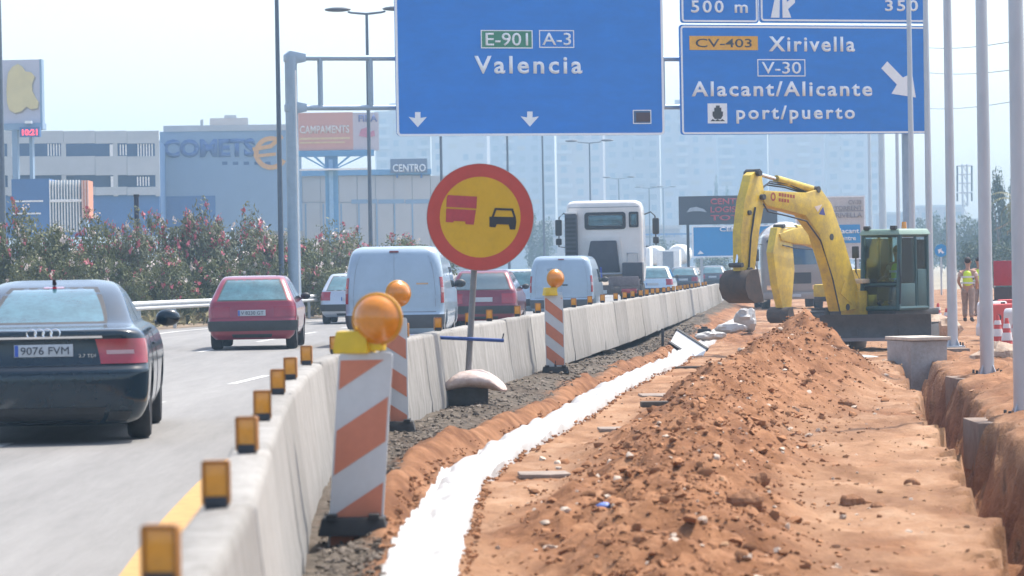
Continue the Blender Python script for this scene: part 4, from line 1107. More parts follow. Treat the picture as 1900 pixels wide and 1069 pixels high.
# ================================================================== EXCAVATORS, SITE LORRY, PEOPLE, SITE THINGS
M_exy = mat('excavator_yellow', (.70, .50, .03), .45, c2=(.36, .25, .06), scale=2.6, detail=6); M_exd = mat('excavator_dark', (.045, .047, .05), .6, var=.3, scale=4)
M_exg = mat('cab_green_grey', (.025, .075, .08), .45, var=.12); M_cabg = mat('cab_glass', (.07, .16, .17), .08, var=.3, scale=4, spec=1.0, coat=1.0)
M_bucket = mat('bucket_steel', (.045, .038, .036), .75, .1, c2=(.085, .058, .044), scale=5); M_tan = mat('hose_cover_tan', (.62, .50, .34), .7, var=.15)
def excavator(label, px, d, zg, up_yaw, un_yaw, boom, stick, bucket_at, with_blade=True, cab=True, scale=1.0, lat=-.12, cyl=True, operator=False, text=True):
    p = gx(px, d, zg)
    T = thing('excavator', label, 'excavator', (p.x, d, zg)); T.scale = (scale,) * 3
    th = lambda a: math.atan2(-math.cos(R(a)), -math.sin(R(a)))
    U = Matrix.Rotation(th(un_yaw), 4, 'Z'); W = Matrix.Rotation(th(up_yaw), 4, 'Z')
    # undercarriage
    for sy in (-1, 1):
        o = []
        for cx_, a0 in ((1.05, -90), (-1.05, 90)):
            for k in range(9):
                a = R(a0 + 180 * k / 8); o.append((cx_ + .27 * math.cos(a), .28 + .27 * math.sin(a)))
        t = MB().prism(o, sy * .80 - .2, sy * .80 + .2, U).build('track', M_exd, T, bevel=.02)
        g = MB()
        for k in range(11):
            x = -1.15 + .23 * k
            g.box((x, sy * .80, .555), (.05, .41, .03), M=U); g.box((x, sy * .80, .003), (.05, .41, .03), M=U)
        for k in range(6):
            a = R(-75 + 30 * k); g.box((0, 0, 0), (.05, .41, .03), M=U @ Matrix.Translation((1.05 + .28 * math.cos(a), sy * .80, .28 + .28 * math.sin(a))) @ Matrix.Rotation(-(a - R(90)), 4, 'Y'))
        g.build('track_shoes', M_exd, t)
    MB().box((0, 0, .38), (1.5, 1.1, .3), M=U).build('undercarriage', M_exd, T, bevel=.04)
    if with_blade:
        o = [(1.72, .24), (1.78, .24), (1.70, .40), (1.69, .60), (1.75, .80), (1.69, .80), (1.62, .60), (1.63, .40)]
        b = MB().prism(o, -1.17, 1.17, U).build('dozer_blade', M_exd, T)
        MB().box((1.79, 0, .27), (.03, 2.3, .07), M=U).build('cutting_edge', mat('worn_edge', (.16, .17, .2), .4, .6), b)
        for sy in (-1, 1): MB().box((1.35, sy * .45, .42), (.75, .12, .14), M=U).build('blade_arm', M_exd, T)
    MB().tube((0, 0, .5), (0, 0, .76), .5, n=24).build('slew_ring', M_exd, T)
    # upper structure
    MB().box((.05, .0, .82), (1.7, 1.7, .14), M=W).build('turntable', M_exd, T, bevel=.03)
    eng = MB().box((-.62, -.25, 1.25), (.75, 1.1, .75), M=W).build('engine_cover', M_exy, T, bevel=.08)
    MB().box((-1.05, -.25, 1.15), (.2, 1.15, .62), M=W).build('counterweight', M_exd, T, bevel=.09)
    MB().box((.35, -.58, 1.05), (1.1, .6, .36), M=W).build('side_tank', M_exy, T, bevel=.06)
    if cab:
        # cab: pillars, roof, panes
        c0, c1, l0, l1, z0, z1 = -.22, .92, .0, .92, .89, 2.48
        fr = MB()
        for (x, y) in ((c0, l0), (c0, l1), (c1, l0), (c1, l1)):
            fr.tube((x, y, z0), (x - (.10 if x == c1 else 0), y, z1), .05, n=8, M=W)
        for y in (l0, l1):
            fr.tube((c0, y, z0 + .02), (c1, y, z0 + .02), .05, n=8, M=W); fr.tube((c0, y, z1), (c1 - .1, y, z1), .05, n=8, M=W)
            fr.tube((c0 + .45, y, z0), (c0 + .45, y, z1), .035, n=8, M=W)
        for x, xz in ((c0, 0), (c1, .1)):
            fr.tube((x, l0, z0 + .02), (x, l1, z0 + .02), .05, n=8, M=W); fr.tube((x - xz, l0, z1), (x - xz, l1, z1), .05, n=8, M=W)
        fr.tube((c1 - .03, l0, 1.42), (c1 - .03, l1, 1.42), .03, n=8, M=W)
        cb = fr.build('cab_frame', M_exg, T)
        MB().box(((c0 + c1) / 2 - .05, (l0 + l1) / 2, z1 + .06), (c1 - c0 + .12, l1 - l0 + .14, .13), M=W, top=(.9, .88)).build('cab_roof', mat('cab_roof_green', (.20, .30, .25), .5), T, bevel=.04)
        MB().box(((c0 + c1) / 2, (l0 + l1) / 2, z0 + .02), (c1 - c0, l1 - l0, .06), M=W).build('cab_floor', M_exd, T)
        MB().box(((c0 + .43 + c1) / 2 + .02, l1, z0 + .30), (.62, .05, .5), M=W).build('door_panel', M_exg, T, bevel=.02)
        MB().box((c0 + .2, l1, z0 + .45), (.40, .05, .8), M=W).build('rear_side_panel', M_exg, T, bevel=.02)
        MB().box((c0 - .01, (l0 + l1) / 2, z0 + .5), (.05, l1 - l0, .95), M=W).build('rear_panel', M_exg, T, bevel=.02)
        gm = mat_clear()
        for name, c_, s_ in (('windscreen', (c1 - .07, (l0 + l1) / 2, 1.95), (.015, l1 - l0 - .1, .95)), ('lower_windscreen', (c1 - .01, (l0 + l1) / 2, 1.16), (.015, l1 - l0 - .1, .42)),
                             ('door_window', (c0 + .78, l1 + .0, 1.92), (.56, .015, .98)), ('rear_side_window', (c0 + .22, l1, 1.98), (.36, .015, .78)), ('inner_side_window', ((c0 + c1) / 2, l0, 1.8), (c1 - c0 - .12, .015, 1.2))):
            MB().box(c_, s_, M=W).build(name, gm, T)
        MB().path([(c1 + .02, l0 - .02, 1.5), (c1 + .12, l0 - .06, 1.7), (c1 + .12, l0 - .06, 2.1)], .018, 6, W).build('mirror_arm', M_dark, T)
        MB().box((c1 + .13, l0 - .06, 2.12), (.05, .16, .26), M=W).build('mirror', M_dark, T, bevel=.02)
        st = MB().box((c0 + .42, .46, 1.2), (.48, .5, .14), M=W).box((c0 + .2, .46, 1.5), (.12, .46, .62), M=W).build('seat', M_exd, T, bevel=.04)
        MB().box((c0 + .85, .46, 1.28), (.22, .4, .42), M=W).build('console', M_exd, T, bevel=.03)
        MB().path([(c0 + .72, .2, 1.25), (c0 + .78, .2, 1.62)], .02, 6, W).build('control_lever', M_dark, T)
        if operator:
            op = person('person', 'excavator driver in a yellow vest sitting in the green cab', W, seat=(c0 + .42, .46, 1.27))
            op.location = T.location; op.scale = T.scale
    # boom: plate box with side faces; profile in (r, z)
    def beam(name, prof, w, m, bev=.02, par=T, dl=0.0): return MB().prism(prof, lat + dl - w / 2, lat + dl + w / 2, W).build(name, m, par, bevel=bev)
    bm_ = beam('boom', boom, .30, M_exy)
    if text:
        (xa, za), (xb, zb_) = text
        ang = math.atan2(zb_ - za, xb - xa); ln = math.hypot(xb - xa, zb_ - za)
        mr = mat('boom_lettering', (.30, .05, .015), .5); ux_, uz_ = math.cos(ang), math.sin(ang)
        def on(r_, h_): return (xa + ux_ * r_ - uz_ * h_, za + uz_ * r_ + ux_ * h_)
        # worn red badge and two rows of worn red marks on the flank that faces the camera
        A = [on(ln - .1 + .09 * math.cos(q), .08 + .09 * math.sin(q)) for q in np.linspace(0, 6.283, 19)[:-1]]; B = [on(ln - .1 + .05 * math.cos(q), .08 + .05 * math.sin(q)) for q in np.linspace(0, 6.283, 19)[:-1]]
        rb_ = ring(A, B, lat + .1515, lat + .155); rb_.v = [tuple(W @ Vector(v)) for v in rb_.v]; rb_.build('badge', mr, bm_)
        for row, n_ in ((.11, 6), (.0, 4)):
            for k in range(n_):
                r0 = ln - .30 - k * .10; MB().prism([on(r0, row), on(r0 - .07, row), on(r0 - .07, row + .07), on(r0, row + .07)], lat + .1515, lat + .155, W).build('worn_letter', mr, bm_)
    sk = beam('stick', stick, .22, M_exy)
    if cyl:
        for nm, a, b_, r0, f in cyl:
            A, B = Vector((a[0], lat, a[1])), Vector((b_[0], lat, b_[1])); Mx = A + (B - A) * f
            c = MB().tube(A, Mx, r0, n=12, M=W).build(nm, M_exy, T)
            MB().tube(Mx, B, r0 * .5, n=10, M=W).build('ram', M_chrome, c)
            for Q_ in (A, B): MB().tube(Q_ - Vector((0, .16, 0)), Q_ + Vector((0, .16, 0)), r0 * .85, n=10, M=W).build('pin', M_exd, c)
    # hydraulic hoses along the boom
    top = boom[:len(boom) // 2]
    MB().path([(x, lat + .17, z - .12) for x, z in top], .018, 6, W).build('hydraulic_hose', M_dark, T)
    # bucket: curved shell with teeth and side plates
    bx_, bz, bs = bucket_at
    outer = [(.10, .62), (-.28, .58), (-.52, .35), (-.56, .05), (-.40, -.25), (-.05, -.40), (.38, -.36)]
    oo = [(bx_ - x * bs, bz + z * bs) for x, z in outer]; ii = [(bx_ - (x * .9 + .03) * bs, bz + (z * .9 + .03) * bs) for x, z in reversed(outer)]
    bk = MB().prism(oo + ii, lat - .32, lat + .32, W).build('bucket', M_bucket, T)
    for sy in (-1, 1): MB().prism(oo, lat + sy * .32 - .012, lat + sy * .32 + .012, W).build('bucket_side', M_bucket, bk)
    for k in range(5):
        MB().prism([(bx_ - .34 * bs, bz - .40 * bs), (bx_ - .62 * bs, bz - .34 * bs), (bx_ - .36 * bs, bz - .30 * bs)], lat - .31 + k * .14, lat - .25 + k * .14, W).build('bucket_tooth', mat('tooth_steel', (.3, .28, .26), .4, .7), bk)
    MB().prism([(bx_ + .0 * bs, bz + .5 * bs), (bx_ + .15 * bs, bz + .95 * bs), (bx_ - .05 * bs, bz + 1.0 * bs), (bx_ - .25 * bs, bz + .6 * bs)], lat - .1, lat + .1, W).build('bucket_link', M_exd, T, bevel=.02)
    return T, W, lat
def mat_clear():
    if 'clear_glass' in MATS: return MATS['clear_glass']
    m = bpy.data.materials.new('clear_glass'); m.use_nodes = True; n = m.node_tree.nodes; l = m.node_tree.links
    b = n['Principled BSDF']; b.inputs['Base Color'].default_value = (.55, .75, .72, 1); b.inputs['Roughness'].default_value = .05
    t = n.new('ShaderNodeBsdfTransparent'); t.inputs['Color'].default_value = (.62, .78, .76, 1)
    gl = n.new('ShaderNodeBsdfGlossy'); gl.inputs['Roughness'].default_value = .05
    fr = n.new('ShaderNodeFresnel'); fr.inputs['IOR'].default_value = 1.6
    mx = n.new('ShaderNodeMixShader'); l.new(fr.outputs[0], mx.inputs[0]); l.new(t.outputs[0], mx.inputs[1]); l.new(gl.outputs[0], mx.inputs[2])
    l.new(mx.outputs[0], n['Material Output'].inputs['Surface']); MATS['clear_glass'] = m
    return m

M_skin = mat('skin', (.40, .22, .15), .6); M_vest = mat('hi_vis_yellow', (.60, .78, .03), .5, var=.1, scale=8); M_trou = mat('work_trousers', (.30, .22, .18), .85, var=.2, scale=8)
M_refl = mat('reflective_band', (.62, .64, .64), .35); M_hair = mat('dark_hair', (.03, .022, .02), .8); M_boot = mat('boots', (.05, .04, .035), .8)
def skin_body(name, joints, edges, m, M_, root_i=0, sub=2):
    me = bpy.data.meshes.new(name); me.from_pydata([M_ @ Vector(j[0]) for j in joints], edges, [])
    o = link(name, me); md = o.modifiers.new('s', 'SKIN'); md.use_smooth_shade = True
    for i, j in enumerate(joints):
        r = j[1] if hasattr(j[1], '__len__') else (j[1], j[1])
        me.skin_vertices[0].data[i].radius = r
    me.skin_vertices[0].data[root_i].use_root = True
    s = o.modifiers.new('d', 'SUBSURF'); s.levels = sub; s.render_levels = sub
    bpy.context.view_layer.update()
    e = bpy.data.meshes.new_from_object(o.evaluated_get(bpy.context.evaluated_depsgraph_get()))
    bpy.data.objects.remove(o); e.materials.clear(); e.materials.append(m); e.shade_smooth()
    return e
def person(name, label, M_, seat=None, walk=0.0, trousers=None):
    """x forward, y left, z up before M_; one continuous body, clothing as children"""
    tr = trousers or M_trou
    T = thing(name, label, 'person')
    if seat: hx, hy, hz_ = seat; hz_ += .10
    else: hx, hy, hz_ = 0, 0, .94
    J = [((hx, hy, hz_), .135), ((hx, hy, hz_ + .2), .13), ((hx + .01, hy, hz_ + .42), .15), ((hx + .01, hy, hz_ + .53), .075), ((hx + .03, hy, hz_ + .60), .058), ((hx + .04, hy, hz_ + .69), .088), ((hx + .04, hy, hz_ + .79), .085)]
    E_ = [(0, 1), (1, 2), (2, 3), (3, 4), (4, 5), (5, 6)]
    hands = []
    for sy in (-1, 1):
        b = len(J)
        if seat: hip, kn, an, to = (hx, hy + sy * .1, hz_ - .02), (hx + .42, hy + sy * .13, hz_ + .02), (hx + .45, hy + sy * .13, hz_ - .30), (hx + .60, hy + sy * .14, hz_ - .34)
        else: hip, kn, an, to = (hx, hy + sy * .10, hz_ - .06), (hx + .03 + sy * walk * .12, hy + sy * .11, .50), (hx - .02 + sy * walk * .2, hy + sy * .12, .09), (hx + .16 + sy * walk * .2, hy + sy * .14, .04)
        J += [(hip, .095), (kn, .068), (an, .045), (to, .038)]; E_ += [(0, b), (b, b + 1), (b + 1, b + 2), (b + 2, b + 3)]
        b = len(J)
        sh_ = (hx, hy + sy * .20, hz_ + .47)
        if seat: el, wr = (hx + .08, hy + sy * .26, hz_ + .22), (hx + .30, hy + sy * .22, hz_ + .16)
        else: el, wr = (hx - .02, hy + sy * .27, hz_ + .20), (hx + .14, hy + sy * .22, hz_ + .02)
        J += [(sh_, .065), (el, .048), (wr, .032), ((wr[0] + .07, wr[1], wr[2] - .02), (.022, .036))]; E_ += [(2, b), (b, b + 1), (b + 1, b + 2), (b + 2, b + 3)]
        tip = Vector(J[-1][0])
        for k in range(5):
            f0 = tip + Vector((.015 if k else -.035, (k - 2) * .016 * 1.0, .0)); ln = (.055, .07, .078, .07, .055)[k]
            n0 = len(J); J += [(tuple(f0 + Vector((ln * .55, (k - 2) * .004, -.008))), .009), (tuple(f0 + Vector((ln * .9, (k - 2) * .004, -.035))), .008)]
            E_ += [(b + 3, n0), (n0, n0 + 1)]
    link('body', skin_body('body', J, E_, M_skin, M_), T)
    # clothing: slightly larger shells over the same joints
    JV = [((hx, hy, hz_ + .02), (.165, .185)), ((hx, hy, hz_ + .2), (.155, .17)), ((hx + .01, hy, hz_ + .42), (.17, .20)), ((hx + .01, hy, hz_ + .52), (.10, .12))]
    EV = [(0, 1), (1, 2), (2, 3)]
    v = link('vest', skin_body('vest', JV, EV, M_vest, M_, 0), T)
    for zz in (.13, .30):
        g = MB(); o = [(hx + .178 * math.cos(a), hy + .205 * math.sin(a)) for a in np.linspace(0, 6.283, 25)[:-1]]
        A = [(x, y, hz_ + zz) for x, y in o]; B = [(x, y, hz_ + zz + .05) for x, y in o]; n = len(o)
        g.add(A + B, [(i, (i + 1) % n, n + (i + 1) % n, n + i) for i in range(n)], M_)
        g.build('reflective_band', M_refl, v)
    for sy in (-1, 1):
        b = 7 + (0 if sy < 0 else 18)
        b0 = [i for i in range(len(J))]
        base_i = 7 if sy < 0 else 7 + 8 + 10
        hip, kn, an = J[base_i][0], J[base_i + 1][0], J[base_i + 2][0]
        link('trouser_leg', skin_body('trouser_leg', [((hx, hy + sy * .05, hz_), .14), (hip, .12), (kn, .088), (tuple(Vector(an) + Vector((0, 0, .03))), .075)], [(0, 1), (1, 2), (2, 3)], tr, M_, 0), T)
        link('boot', skin_body('boot', [(tuple(Vector(an) + Vector((0, 0, .06))), .062), (tuple(Vector(an) + Vector((0, 0, -.03))), .058), (J[base_i + 3][0], .048)], [(0, 1), (1, 2)], M_boot, M_, 0, 1), T)
        sh_, el = J[base_i + 4][0], J[base_i + 5][0]
        link('sleeve', skin_body('sleeve', [(sh_, .085), (tuple((Vector(sh_) + Vector(el)) / 2 + Vector((0, 0, -.04))), .066)], [(0, 1)], mat('work_shirt', (.55, .42, .36), .85), M_, 0, 1), T)
    hd = Vector((hx + .04, hy, hz_ + .745))
    MB().sphere(tuple(hd + Vector((-.022, 0, .045))), (.105, .092, .10), 16, 10, M_).build('hair', M_hair, T)
    g = MB()
    for sy in (-1, 1): g.sphere(tuple(hd + Vector((.082, sy * .034, .0))), .012, 8, 6, M_)
    f_ = g.build('eyes', M_ink, T)
    MB().sphere(tuple(hd + Vector((.098, 0, -.022))), (.02, .014, .024), 8, 6, M_).build('nose', M_skin, T)
    MB().box(tuple(hd + Vector((.082, 0, -.06))), (.012, .045, .01), M=M_).build('mouth', mat('lips', (.28, .1, .08), .6), T)
    for sy in (-1, 1): MB().sphere(tuple(hd + Vector((0, sy * .09, -.005))), (.022, .012, .032), 8, 6, M_).build('ear', M_skin, T)
    return T

# first excavator, boom profile measured along the machine's forward plane (metres ahead of the slew centre, height above ground)
def ex(px, py, yaw=40.0, cpx=1645, d=70.0, zg=-.47, lat=-.12):
    sa, ca_ = math.sin(R(yaw)), math.cos(R(yaw)); c0 = gx(cpx, d, zg).x; r = 3.0
    for _ in range(8):
        dep = d - ca_ * r - sa * lat; X = at(px, py, dep).x; r = (c0 + ca_ * lat - X) / sa
    return (r, at(px, py, d - ca_ * r - sa * lat).z - zg)
boomA = [ex(*q) for q in [(1548, 578), (1532, 505), (1510, 436), (1484, 400), (1447, 390), (1412, 382), (1404, 368), (1409, 354), (1447, 356), (1488, 358), (1512, 350), (1532, 378), (1554, 440), (1574, 510), (1590, 572)]]
stickA = [ex(*q) for q in [(1368, 508), (1392, 508), (1402, 425), (1412, 372), (1406, 326), (1397, 316), (1386, 325), (1374, 372), (1367, 432)]]
E1, W1, lat1 = excavator('yellow excavator with green cab and raised dirty boom, working in front', 1645, 70, -.47, 40, 14, boomA, stickA, (*ex(1379, 538), .68), operator=True,
          cyl=[('stick_cylinder', ex(1508, 352), ex(1397, 320), .085, .62), ('boom_cylinder', ex(1562, 570), ex(1532, 440), .085, .55), ('bucket_cylinder', ex(1381, 395), ex(1366, 492), .06, .6)], text=(ex(1475, 380), ex(1418, 372)))
MB().box((.98, -.05, 1.50), (.34, .42, .10), M=W1).build('hose_cover', M_tan, E1, bevel=.03)
MB().box((1.02, -.12, 1.02), (.36, .5, .55), M=W1).build('boom_bracket', M_exy, E1, bevel=.05)
MB().prism([ex(1520, 400), ex(1508, 398), ex(1516, 384)], lat1 + .153, lat1 + .158, W1).build('sticker', mat('sticker_blue', (.05, .06, .25), .5), E1)
MB().prism([ex(1506, 394), ex(1500, 384), ex(1514, 380)], lat1 + .153, lat1 + .158, W1).build('sticker', mat('sticker_pale', (.6, .5, .45), .5), E1)
# hoses, rails and lamps of the first excavator
for k, dl in enumerate((-.05, .0, .05)):
    MB().path([(*ex(1500, 362)[:1], lat1 + dl, ex(1500, 362)[1] + .02), (ex(1460, 350)[0], lat1 + dl, ex(1460, 348 - 3 * k)[1]), (ex(1425, 345)[0], lat1 + dl, ex(1425, 343 - 3 * k)[1]), (ex(1404, 356)[0], lat1 + dl, ex(1404, 356)[1])], .016, 6, W1).build('hydraulic_hose', M_dark, E1)
MB().path([(*ex(1392, 385)[:1], lat1 + .13, ex(1392, 385)[1]), (ex(1383, 440)[0], lat1 + .14, ex(1383, 440)[1]), (ex(1380, 500)[0], lat1 + .13, ex(1380, 500)[1])], .02, 6, W1).build('hydraulic_hose', M_dark, E1)
for q in ((1404, 366), (1397, 322), (1380, 502)):
    r_, z_ = ex(*q); MB().tube((r_, lat1 - .2, z_), (r_, lat1 + .2, z_), .06, n=12, M=W1).build('pivot_pin', M_exd, E1)
for y_ in (.12, .8): MB().box((.86, y_, 2.63), (.10, .14, .09), M=W1).build('work_lamp', M_blackp, E1, bevel=.02)
MB().tube((.0, .5, 2.6), (.0, .5, 2.76), .06, .05, 12, W1).build('beacon', mat('lamp_amber', (.60, .20, .003), .22), E1)
MB().path([(.93, .97, 1.0), (.93, 1.0, 1.5), (.93, .97, 1.95)], .018, 6, W1).build('grab_handle', M_dark, E1)
MB().box((.45, 1.0, .70), (.5, .2, .05), M=W1).build('step', M_exd, E1)
MB().prism([ex(1548, 545), ex(1556, 520), ex(1572, 540), ex(1570, 566)], lat1 + .152, lat1 + .17, W1).build('reinforcing_plate', M_exy, E1)
# second excavator behind
eB = lambda px, py: ex(px, py, 34.0, 1590, 90.0, -.42)
boomB = [eB(*q) for q in [(1552, 578), (1546, 505), (1528, 466), (1500, 455), (1464, 452), (1442, 447), (1438, 434), (1466, 424), (1506, 419), (1542, 430), (1566, 482), (1582, 562)]]
stickB = [eB(*q) for q in [(1446, 572), (1462, 572), (1468, 500), (1464, 452), (1452, 424), (1436, 422), (1428, 468), (1436, 530)]]
excavator('second yellow excavator hidden behind the first one under its boom', 1590, 90, -.42, 34, 20, boomB, stickB, (*eB(1450, 588), .42), with_blade=False, cab=False,
          cyl=[('boom_cylinder', eB(1560, 572), eB(1545, 480), .08, .55), ('stick_cylinder', eB(1520, 424), eB(1446, 420), .07, .6)], text=False)

# site lorry facing the camera behind the excavators
def site_lorry():
    d = 122; zg = -.42; p = gx(1474, d, zg)
    T = thing('site_lorry', 'beige lorry facing the camera behind the two excavators', 'truck', (p.x, d, zg), 0)
    Mw = paint('lorry_beige', (.24, .22, .205), 0, .6)
    def bx(name, m, c, s, bev=.03, par=T, **k): return MB().box(c, s, **k).build(name, m, par, bevel=bev)
    S = Shell([(.55, 1.12, .05, 1.9, .15, .1, .02, 0), (.8, 1.2, 0, 1.9, .18, .1, .03, 0), (1.6, 1.22, .0, 1.9, .2, .1, .04, 0), (2.3, 1.2, .12, 1.9, .2, .1, .04, 0), (2.75, 1.15, .25, 1.9, .2, .1, .03, 0), (2.9, 1.0, .4, 1.8, .2, .1, .02, 0), (2.92, .8, .5, 1.7, .1, .1, 0, 0)])
    S.mesh_mb(8).build('cab', Mw, T)
    S.patch(1.72, 2.36, -.215, .215, .008, 1, 5, 12).build('windscreen', M_glass, T)
    S.patch(1.0, 1.42, -.16, .16, .008, 1, 3, 8).build('grille', M_blackp, T)
    for sx in (-1, 1):
        S.patch(.78, .95, .17, .25, .012, sx, 3, 5).build('headlamp', M_chrome, T)
        bx('mirror', M_blackp, (sx * 1.38, .15, 2.1), (.18, .1, .45))
        MB().path([(sx * 1.15, .3, 2.5), (sx * 1.36, .15, 2.5), (sx * 1.38, .15, 2.1)], .02, 6).build('mirror_arm', M_blackp, T)
        for y in (1.0, 4.6): wheel(T, sx * 1.0, y, .48, .3, M_blackp, 6)
        S.patch(1.55, 2.4, .44, .56, .006, sx, 4, 5).build('side_window', M_glass, T)
    bx('bumper', Mw, (0, .0, .55), (2.3, .2, .26)); bx('number_plate', M_plate, (0, -.115, .55), (.5, .02, .11), .003)
    bx('chassis', M_exd, (0, 3.4, .75), (1.0, 5.4, .25))
    t = MB().lathe([(.35, -1.9), (.75, -1.7), (1.1, -.9), (1.18, 0), (1.05, 1.0), (.75, 1.7), (.5, 1.9)], 28, M=Matrix.Translation((0, 4.2, 2.15)) @ Matrix.Rotation(R(90), 4, 'Z') @ Matrix.Rotation(R(10), 4, 'Y')).build('mixer_drum', mat('drum_grey', (.48, .47, .46), .6, var=.15), T)
    for k in range(3):
        MB().lathe([(1.19 - .08 * abs(k - 1), -.03), (1.22 - .08 * abs(k - 1), 0), (1.19 - .08 * abs(k - 1), .03)], 28, M=Matrix.Translation((0, 4.2, 2.15)) @ Matrix.Rotation(R(90), 4, 'Z') @ Matrix.Rotation(R(10), 4, 'Y') @ Matrix.Translation((-.7 + .7 * k, 0, 0))).build('drum_hoop', Mw, t)
    bx('sun_visor', M_blackp, (0, .1, 2.62), (2.0, .3, .1))
site_lorry()

# workers
d = 91; p = gx(1797, d, -.33)
wk = person('person', 'worker in a yellow high-visibility vest walking away right of the column', Matrix.Rotation(R(70), 4, 'Z'), walk=.6)
wk.location = (p.x, d, -.33)
d = 99; p = gx(1818, d, -.33)
wk = person('person', 'second worker in yellow mostly hidden behind the column with base plate', Matrix.Rotation(R(250), 4, 'Z'), walk=.3)
wk.location = (p.x, d, -.33)

# site things on the right
T = thing('concrete_block', 'large grey concrete block at the end of the trench beside the excavator', 'concrete block', (*gx(1720, 58.0, -.2).xy, -.3), R(14))
zt = at(1722, 632, 58.0).z + .3
MB().box((0, .5, zt - .6), (.70, 1.2, 1.2)).build('block', mat('grey_concrete', (.36, .35, .35), .9, c2=(.24, .22, .2), scale=2.5, bump=.006, bscale=20), T, bevel=.025)
MB().box((.02, .5, zt + .035), (.78, 1.3, .06)).build('cap_slab', mat('cap_slab', (.50, .44, .37), .9, var=.2, scale=3), T, bevel=.015)
T = thing('red_board', 'dark red rectangular board on legs at the right edge', 'board', (*gx(1866, 86, -.3).xy, -.3), 0)
MB().box((0, 0, 1.35), (.60, .04, .66)).build('panel', mat('board_red', (.36, .03, .05), .5), T, bevel=.01)
MB().box((0, .02, .80), (.58, .03, .36)).build('lower_panel', mat('board_dark', (.06, .05, .055), .6), T)
for x in (-.27, .27): MB().box((x, .04, .7), (.04, .04, 1.4)).build('leg', M_galv, T)
MB().box((.34, 0, 1.2), (.05, .05, 1.0)).build('white_edge', M_white, T)
M_prr = mat('plastic_red', (.52, .06, .05), .5, var=.12); M_prw = mat('plastic_white', (.62, .60, .60), .5, var=.1)
pr_ = [(0, 0), (1.0, 0), (1.0, .22), (.94, .30), (.94, .72), (.88, .8), (.12, .8), (.06, .72), (.06, .30), (0, .22)]
for k, (px, d, m, lab, rz) in enumerate([(1862, 72, M_prr, 'red plastic water barrier at the right edge, nearest of the row', .5), (1842, 76, M_prw, 'white plastic water barrier beside the red ones at the right edge', .9),
                                          (1884, 79, M_prr, 'red plastic water barrier farther back at the right edge', .2), (1893, 66, M_prw, 'white plastic water barrier cut by the nearest column', 1.0)]):
    p = gx(px, d, -.3); T = thing('water_barrier', lab, 'barrier', (p.x, d, -.35), rz, 'plastic water barriers at the right edge')
    MB().prism([(x - .5, z) for x, z in pr_], -.17, .17).build('shell', m, T, bevel=.03)
    for x in (-.25, .25): MB().tube((x, -.175, .5), (x, -.165, .5), .07, n=14).build('fork_hole', M_dark, T)
    MB().tube((0, 0, .8), (0, 0, .84), .05, n=12).build('filler_cap', M_dark, T)
# orange net heap and rubble beside the cab
g = MB().sphere((0, 0, 0), (.42, .3, .3), 18, 10)
g.v = [tuple(Vector(v) * (1 + .8 * float(fbm(np.array([v[0] * 7]), np.array([v[1] * 7 + v[2] * 6]), 3, 81)[0]))) for v in g.v]
o = g.build('orange_net', mat('orange_net', (.58, .13, .05), .7, var=.25, scale=14, bump=.02), smooth=25); p = gx(1712, 80, -.2); o.location = (p.x, 80, -.12); tag(o, 'crumpled orange safety net heaped right of the excavator cab', 'net')
for k, (px, py, d, r, lab) in enumerate([(1735, 612, 74, .34, 'pale heap of rubble behind the grey concrete block'), (1860, 668, 56, .30, 'brown heap of earth between the two nearest columns'), (1700, 622, 72, .28, 'sandy rubble heap touching the excavator blade')]):
    p = at(px, py, d); g = MB().sphere((0, 0, 0), (r * 1.7, r * 1.2, r), 22, 12)
    g.v = [tuple(Vector(v) * (1 + .9 * float(fbm(np.array([v[0] * 5 + k * 3]), np.array([v[1] * 5 + v[2] * 4]), 4, 90 + k)[0]))) for v in g.v]
    o = g.build('rubble_heap', mat('rubble', (.48, .38, .29), .95, c2=(.30, .20, .14), scale=6, bump=.03, bscale=20), smooth=25); o.location = p; tag(o, lab, 'rubble heap')
# things around the white sheet
T = thing('tilted_board', 'dark framed board leaning over the white sheet', 'board', (*gx(1268, 66, -.2).xy, ez(gx(1268, 66, -.2).x, 66) + .02), 0)
Mx = Matrix.Rotation(R(-42), 4, 'Y')
MB().box((0, 0, .22), (.72, .42, .03), M=Matrix.Rotation(R(34), 4, 'Y') @ Matrix.Rotation(R(42), 4, 'X') ).build('panel', mat('board_white', (.55, .57, .58), .5), T)
for y in (-.23, .23): MB().box((0, y, .22), (.78, .05, .07), M=Matrix.Rotation(R(34), 4, 'Y') @ Matrix.Rotation(R(42), 4, 'X')).build('frame', M_dark, T)
MB().tube((-.42, 0, .0), (-.42, 0, .5), .03, n=8).build('prop', M_dark, T)
for k, (px, py, d, sx, sy, sz, rz, m, lab) in enumerate([
        (1385, 590, 84, .55, .5, .30, .3, M_sheet, 'white plastic bundle at the far end of the sheet below the bucket'),
        (1352, 607, 80, .75, .4, .14, -.4, M_sheet, 'flat white plastic bundle left of the spoil heap'),
        (1318, 622, 74, .8, .35, .10, .5, M_sheet, 'thin white plastic sheet beside the leaning board'),
        (1600, 663, 63, .7, .3, .05, .1, M_sheet, 'white plastic scrap under the excavator blade')]):
    p = at(px, py, d); g = MB().sphere((0, 0, 0), (sx / 2, sy / 2, sz), 20, 12)
    g.v = [tuple(Vector(v) * (1 + 1.0 * float(fbm(np.array([v[0] * 8 + k * 5]), np.array([v[1] * 8 + v[2] * 9]), 4, 100 + k)[0]))) for v in g.v]
    o = g.build('plastic_bundle', m, smooth=25); o.location = (p.x, d, max(p.z - sz * .2, ez(p.x, d))); o.rotation_euler = (0, 0, rz); tag(o, lab, 'plastic bundle')
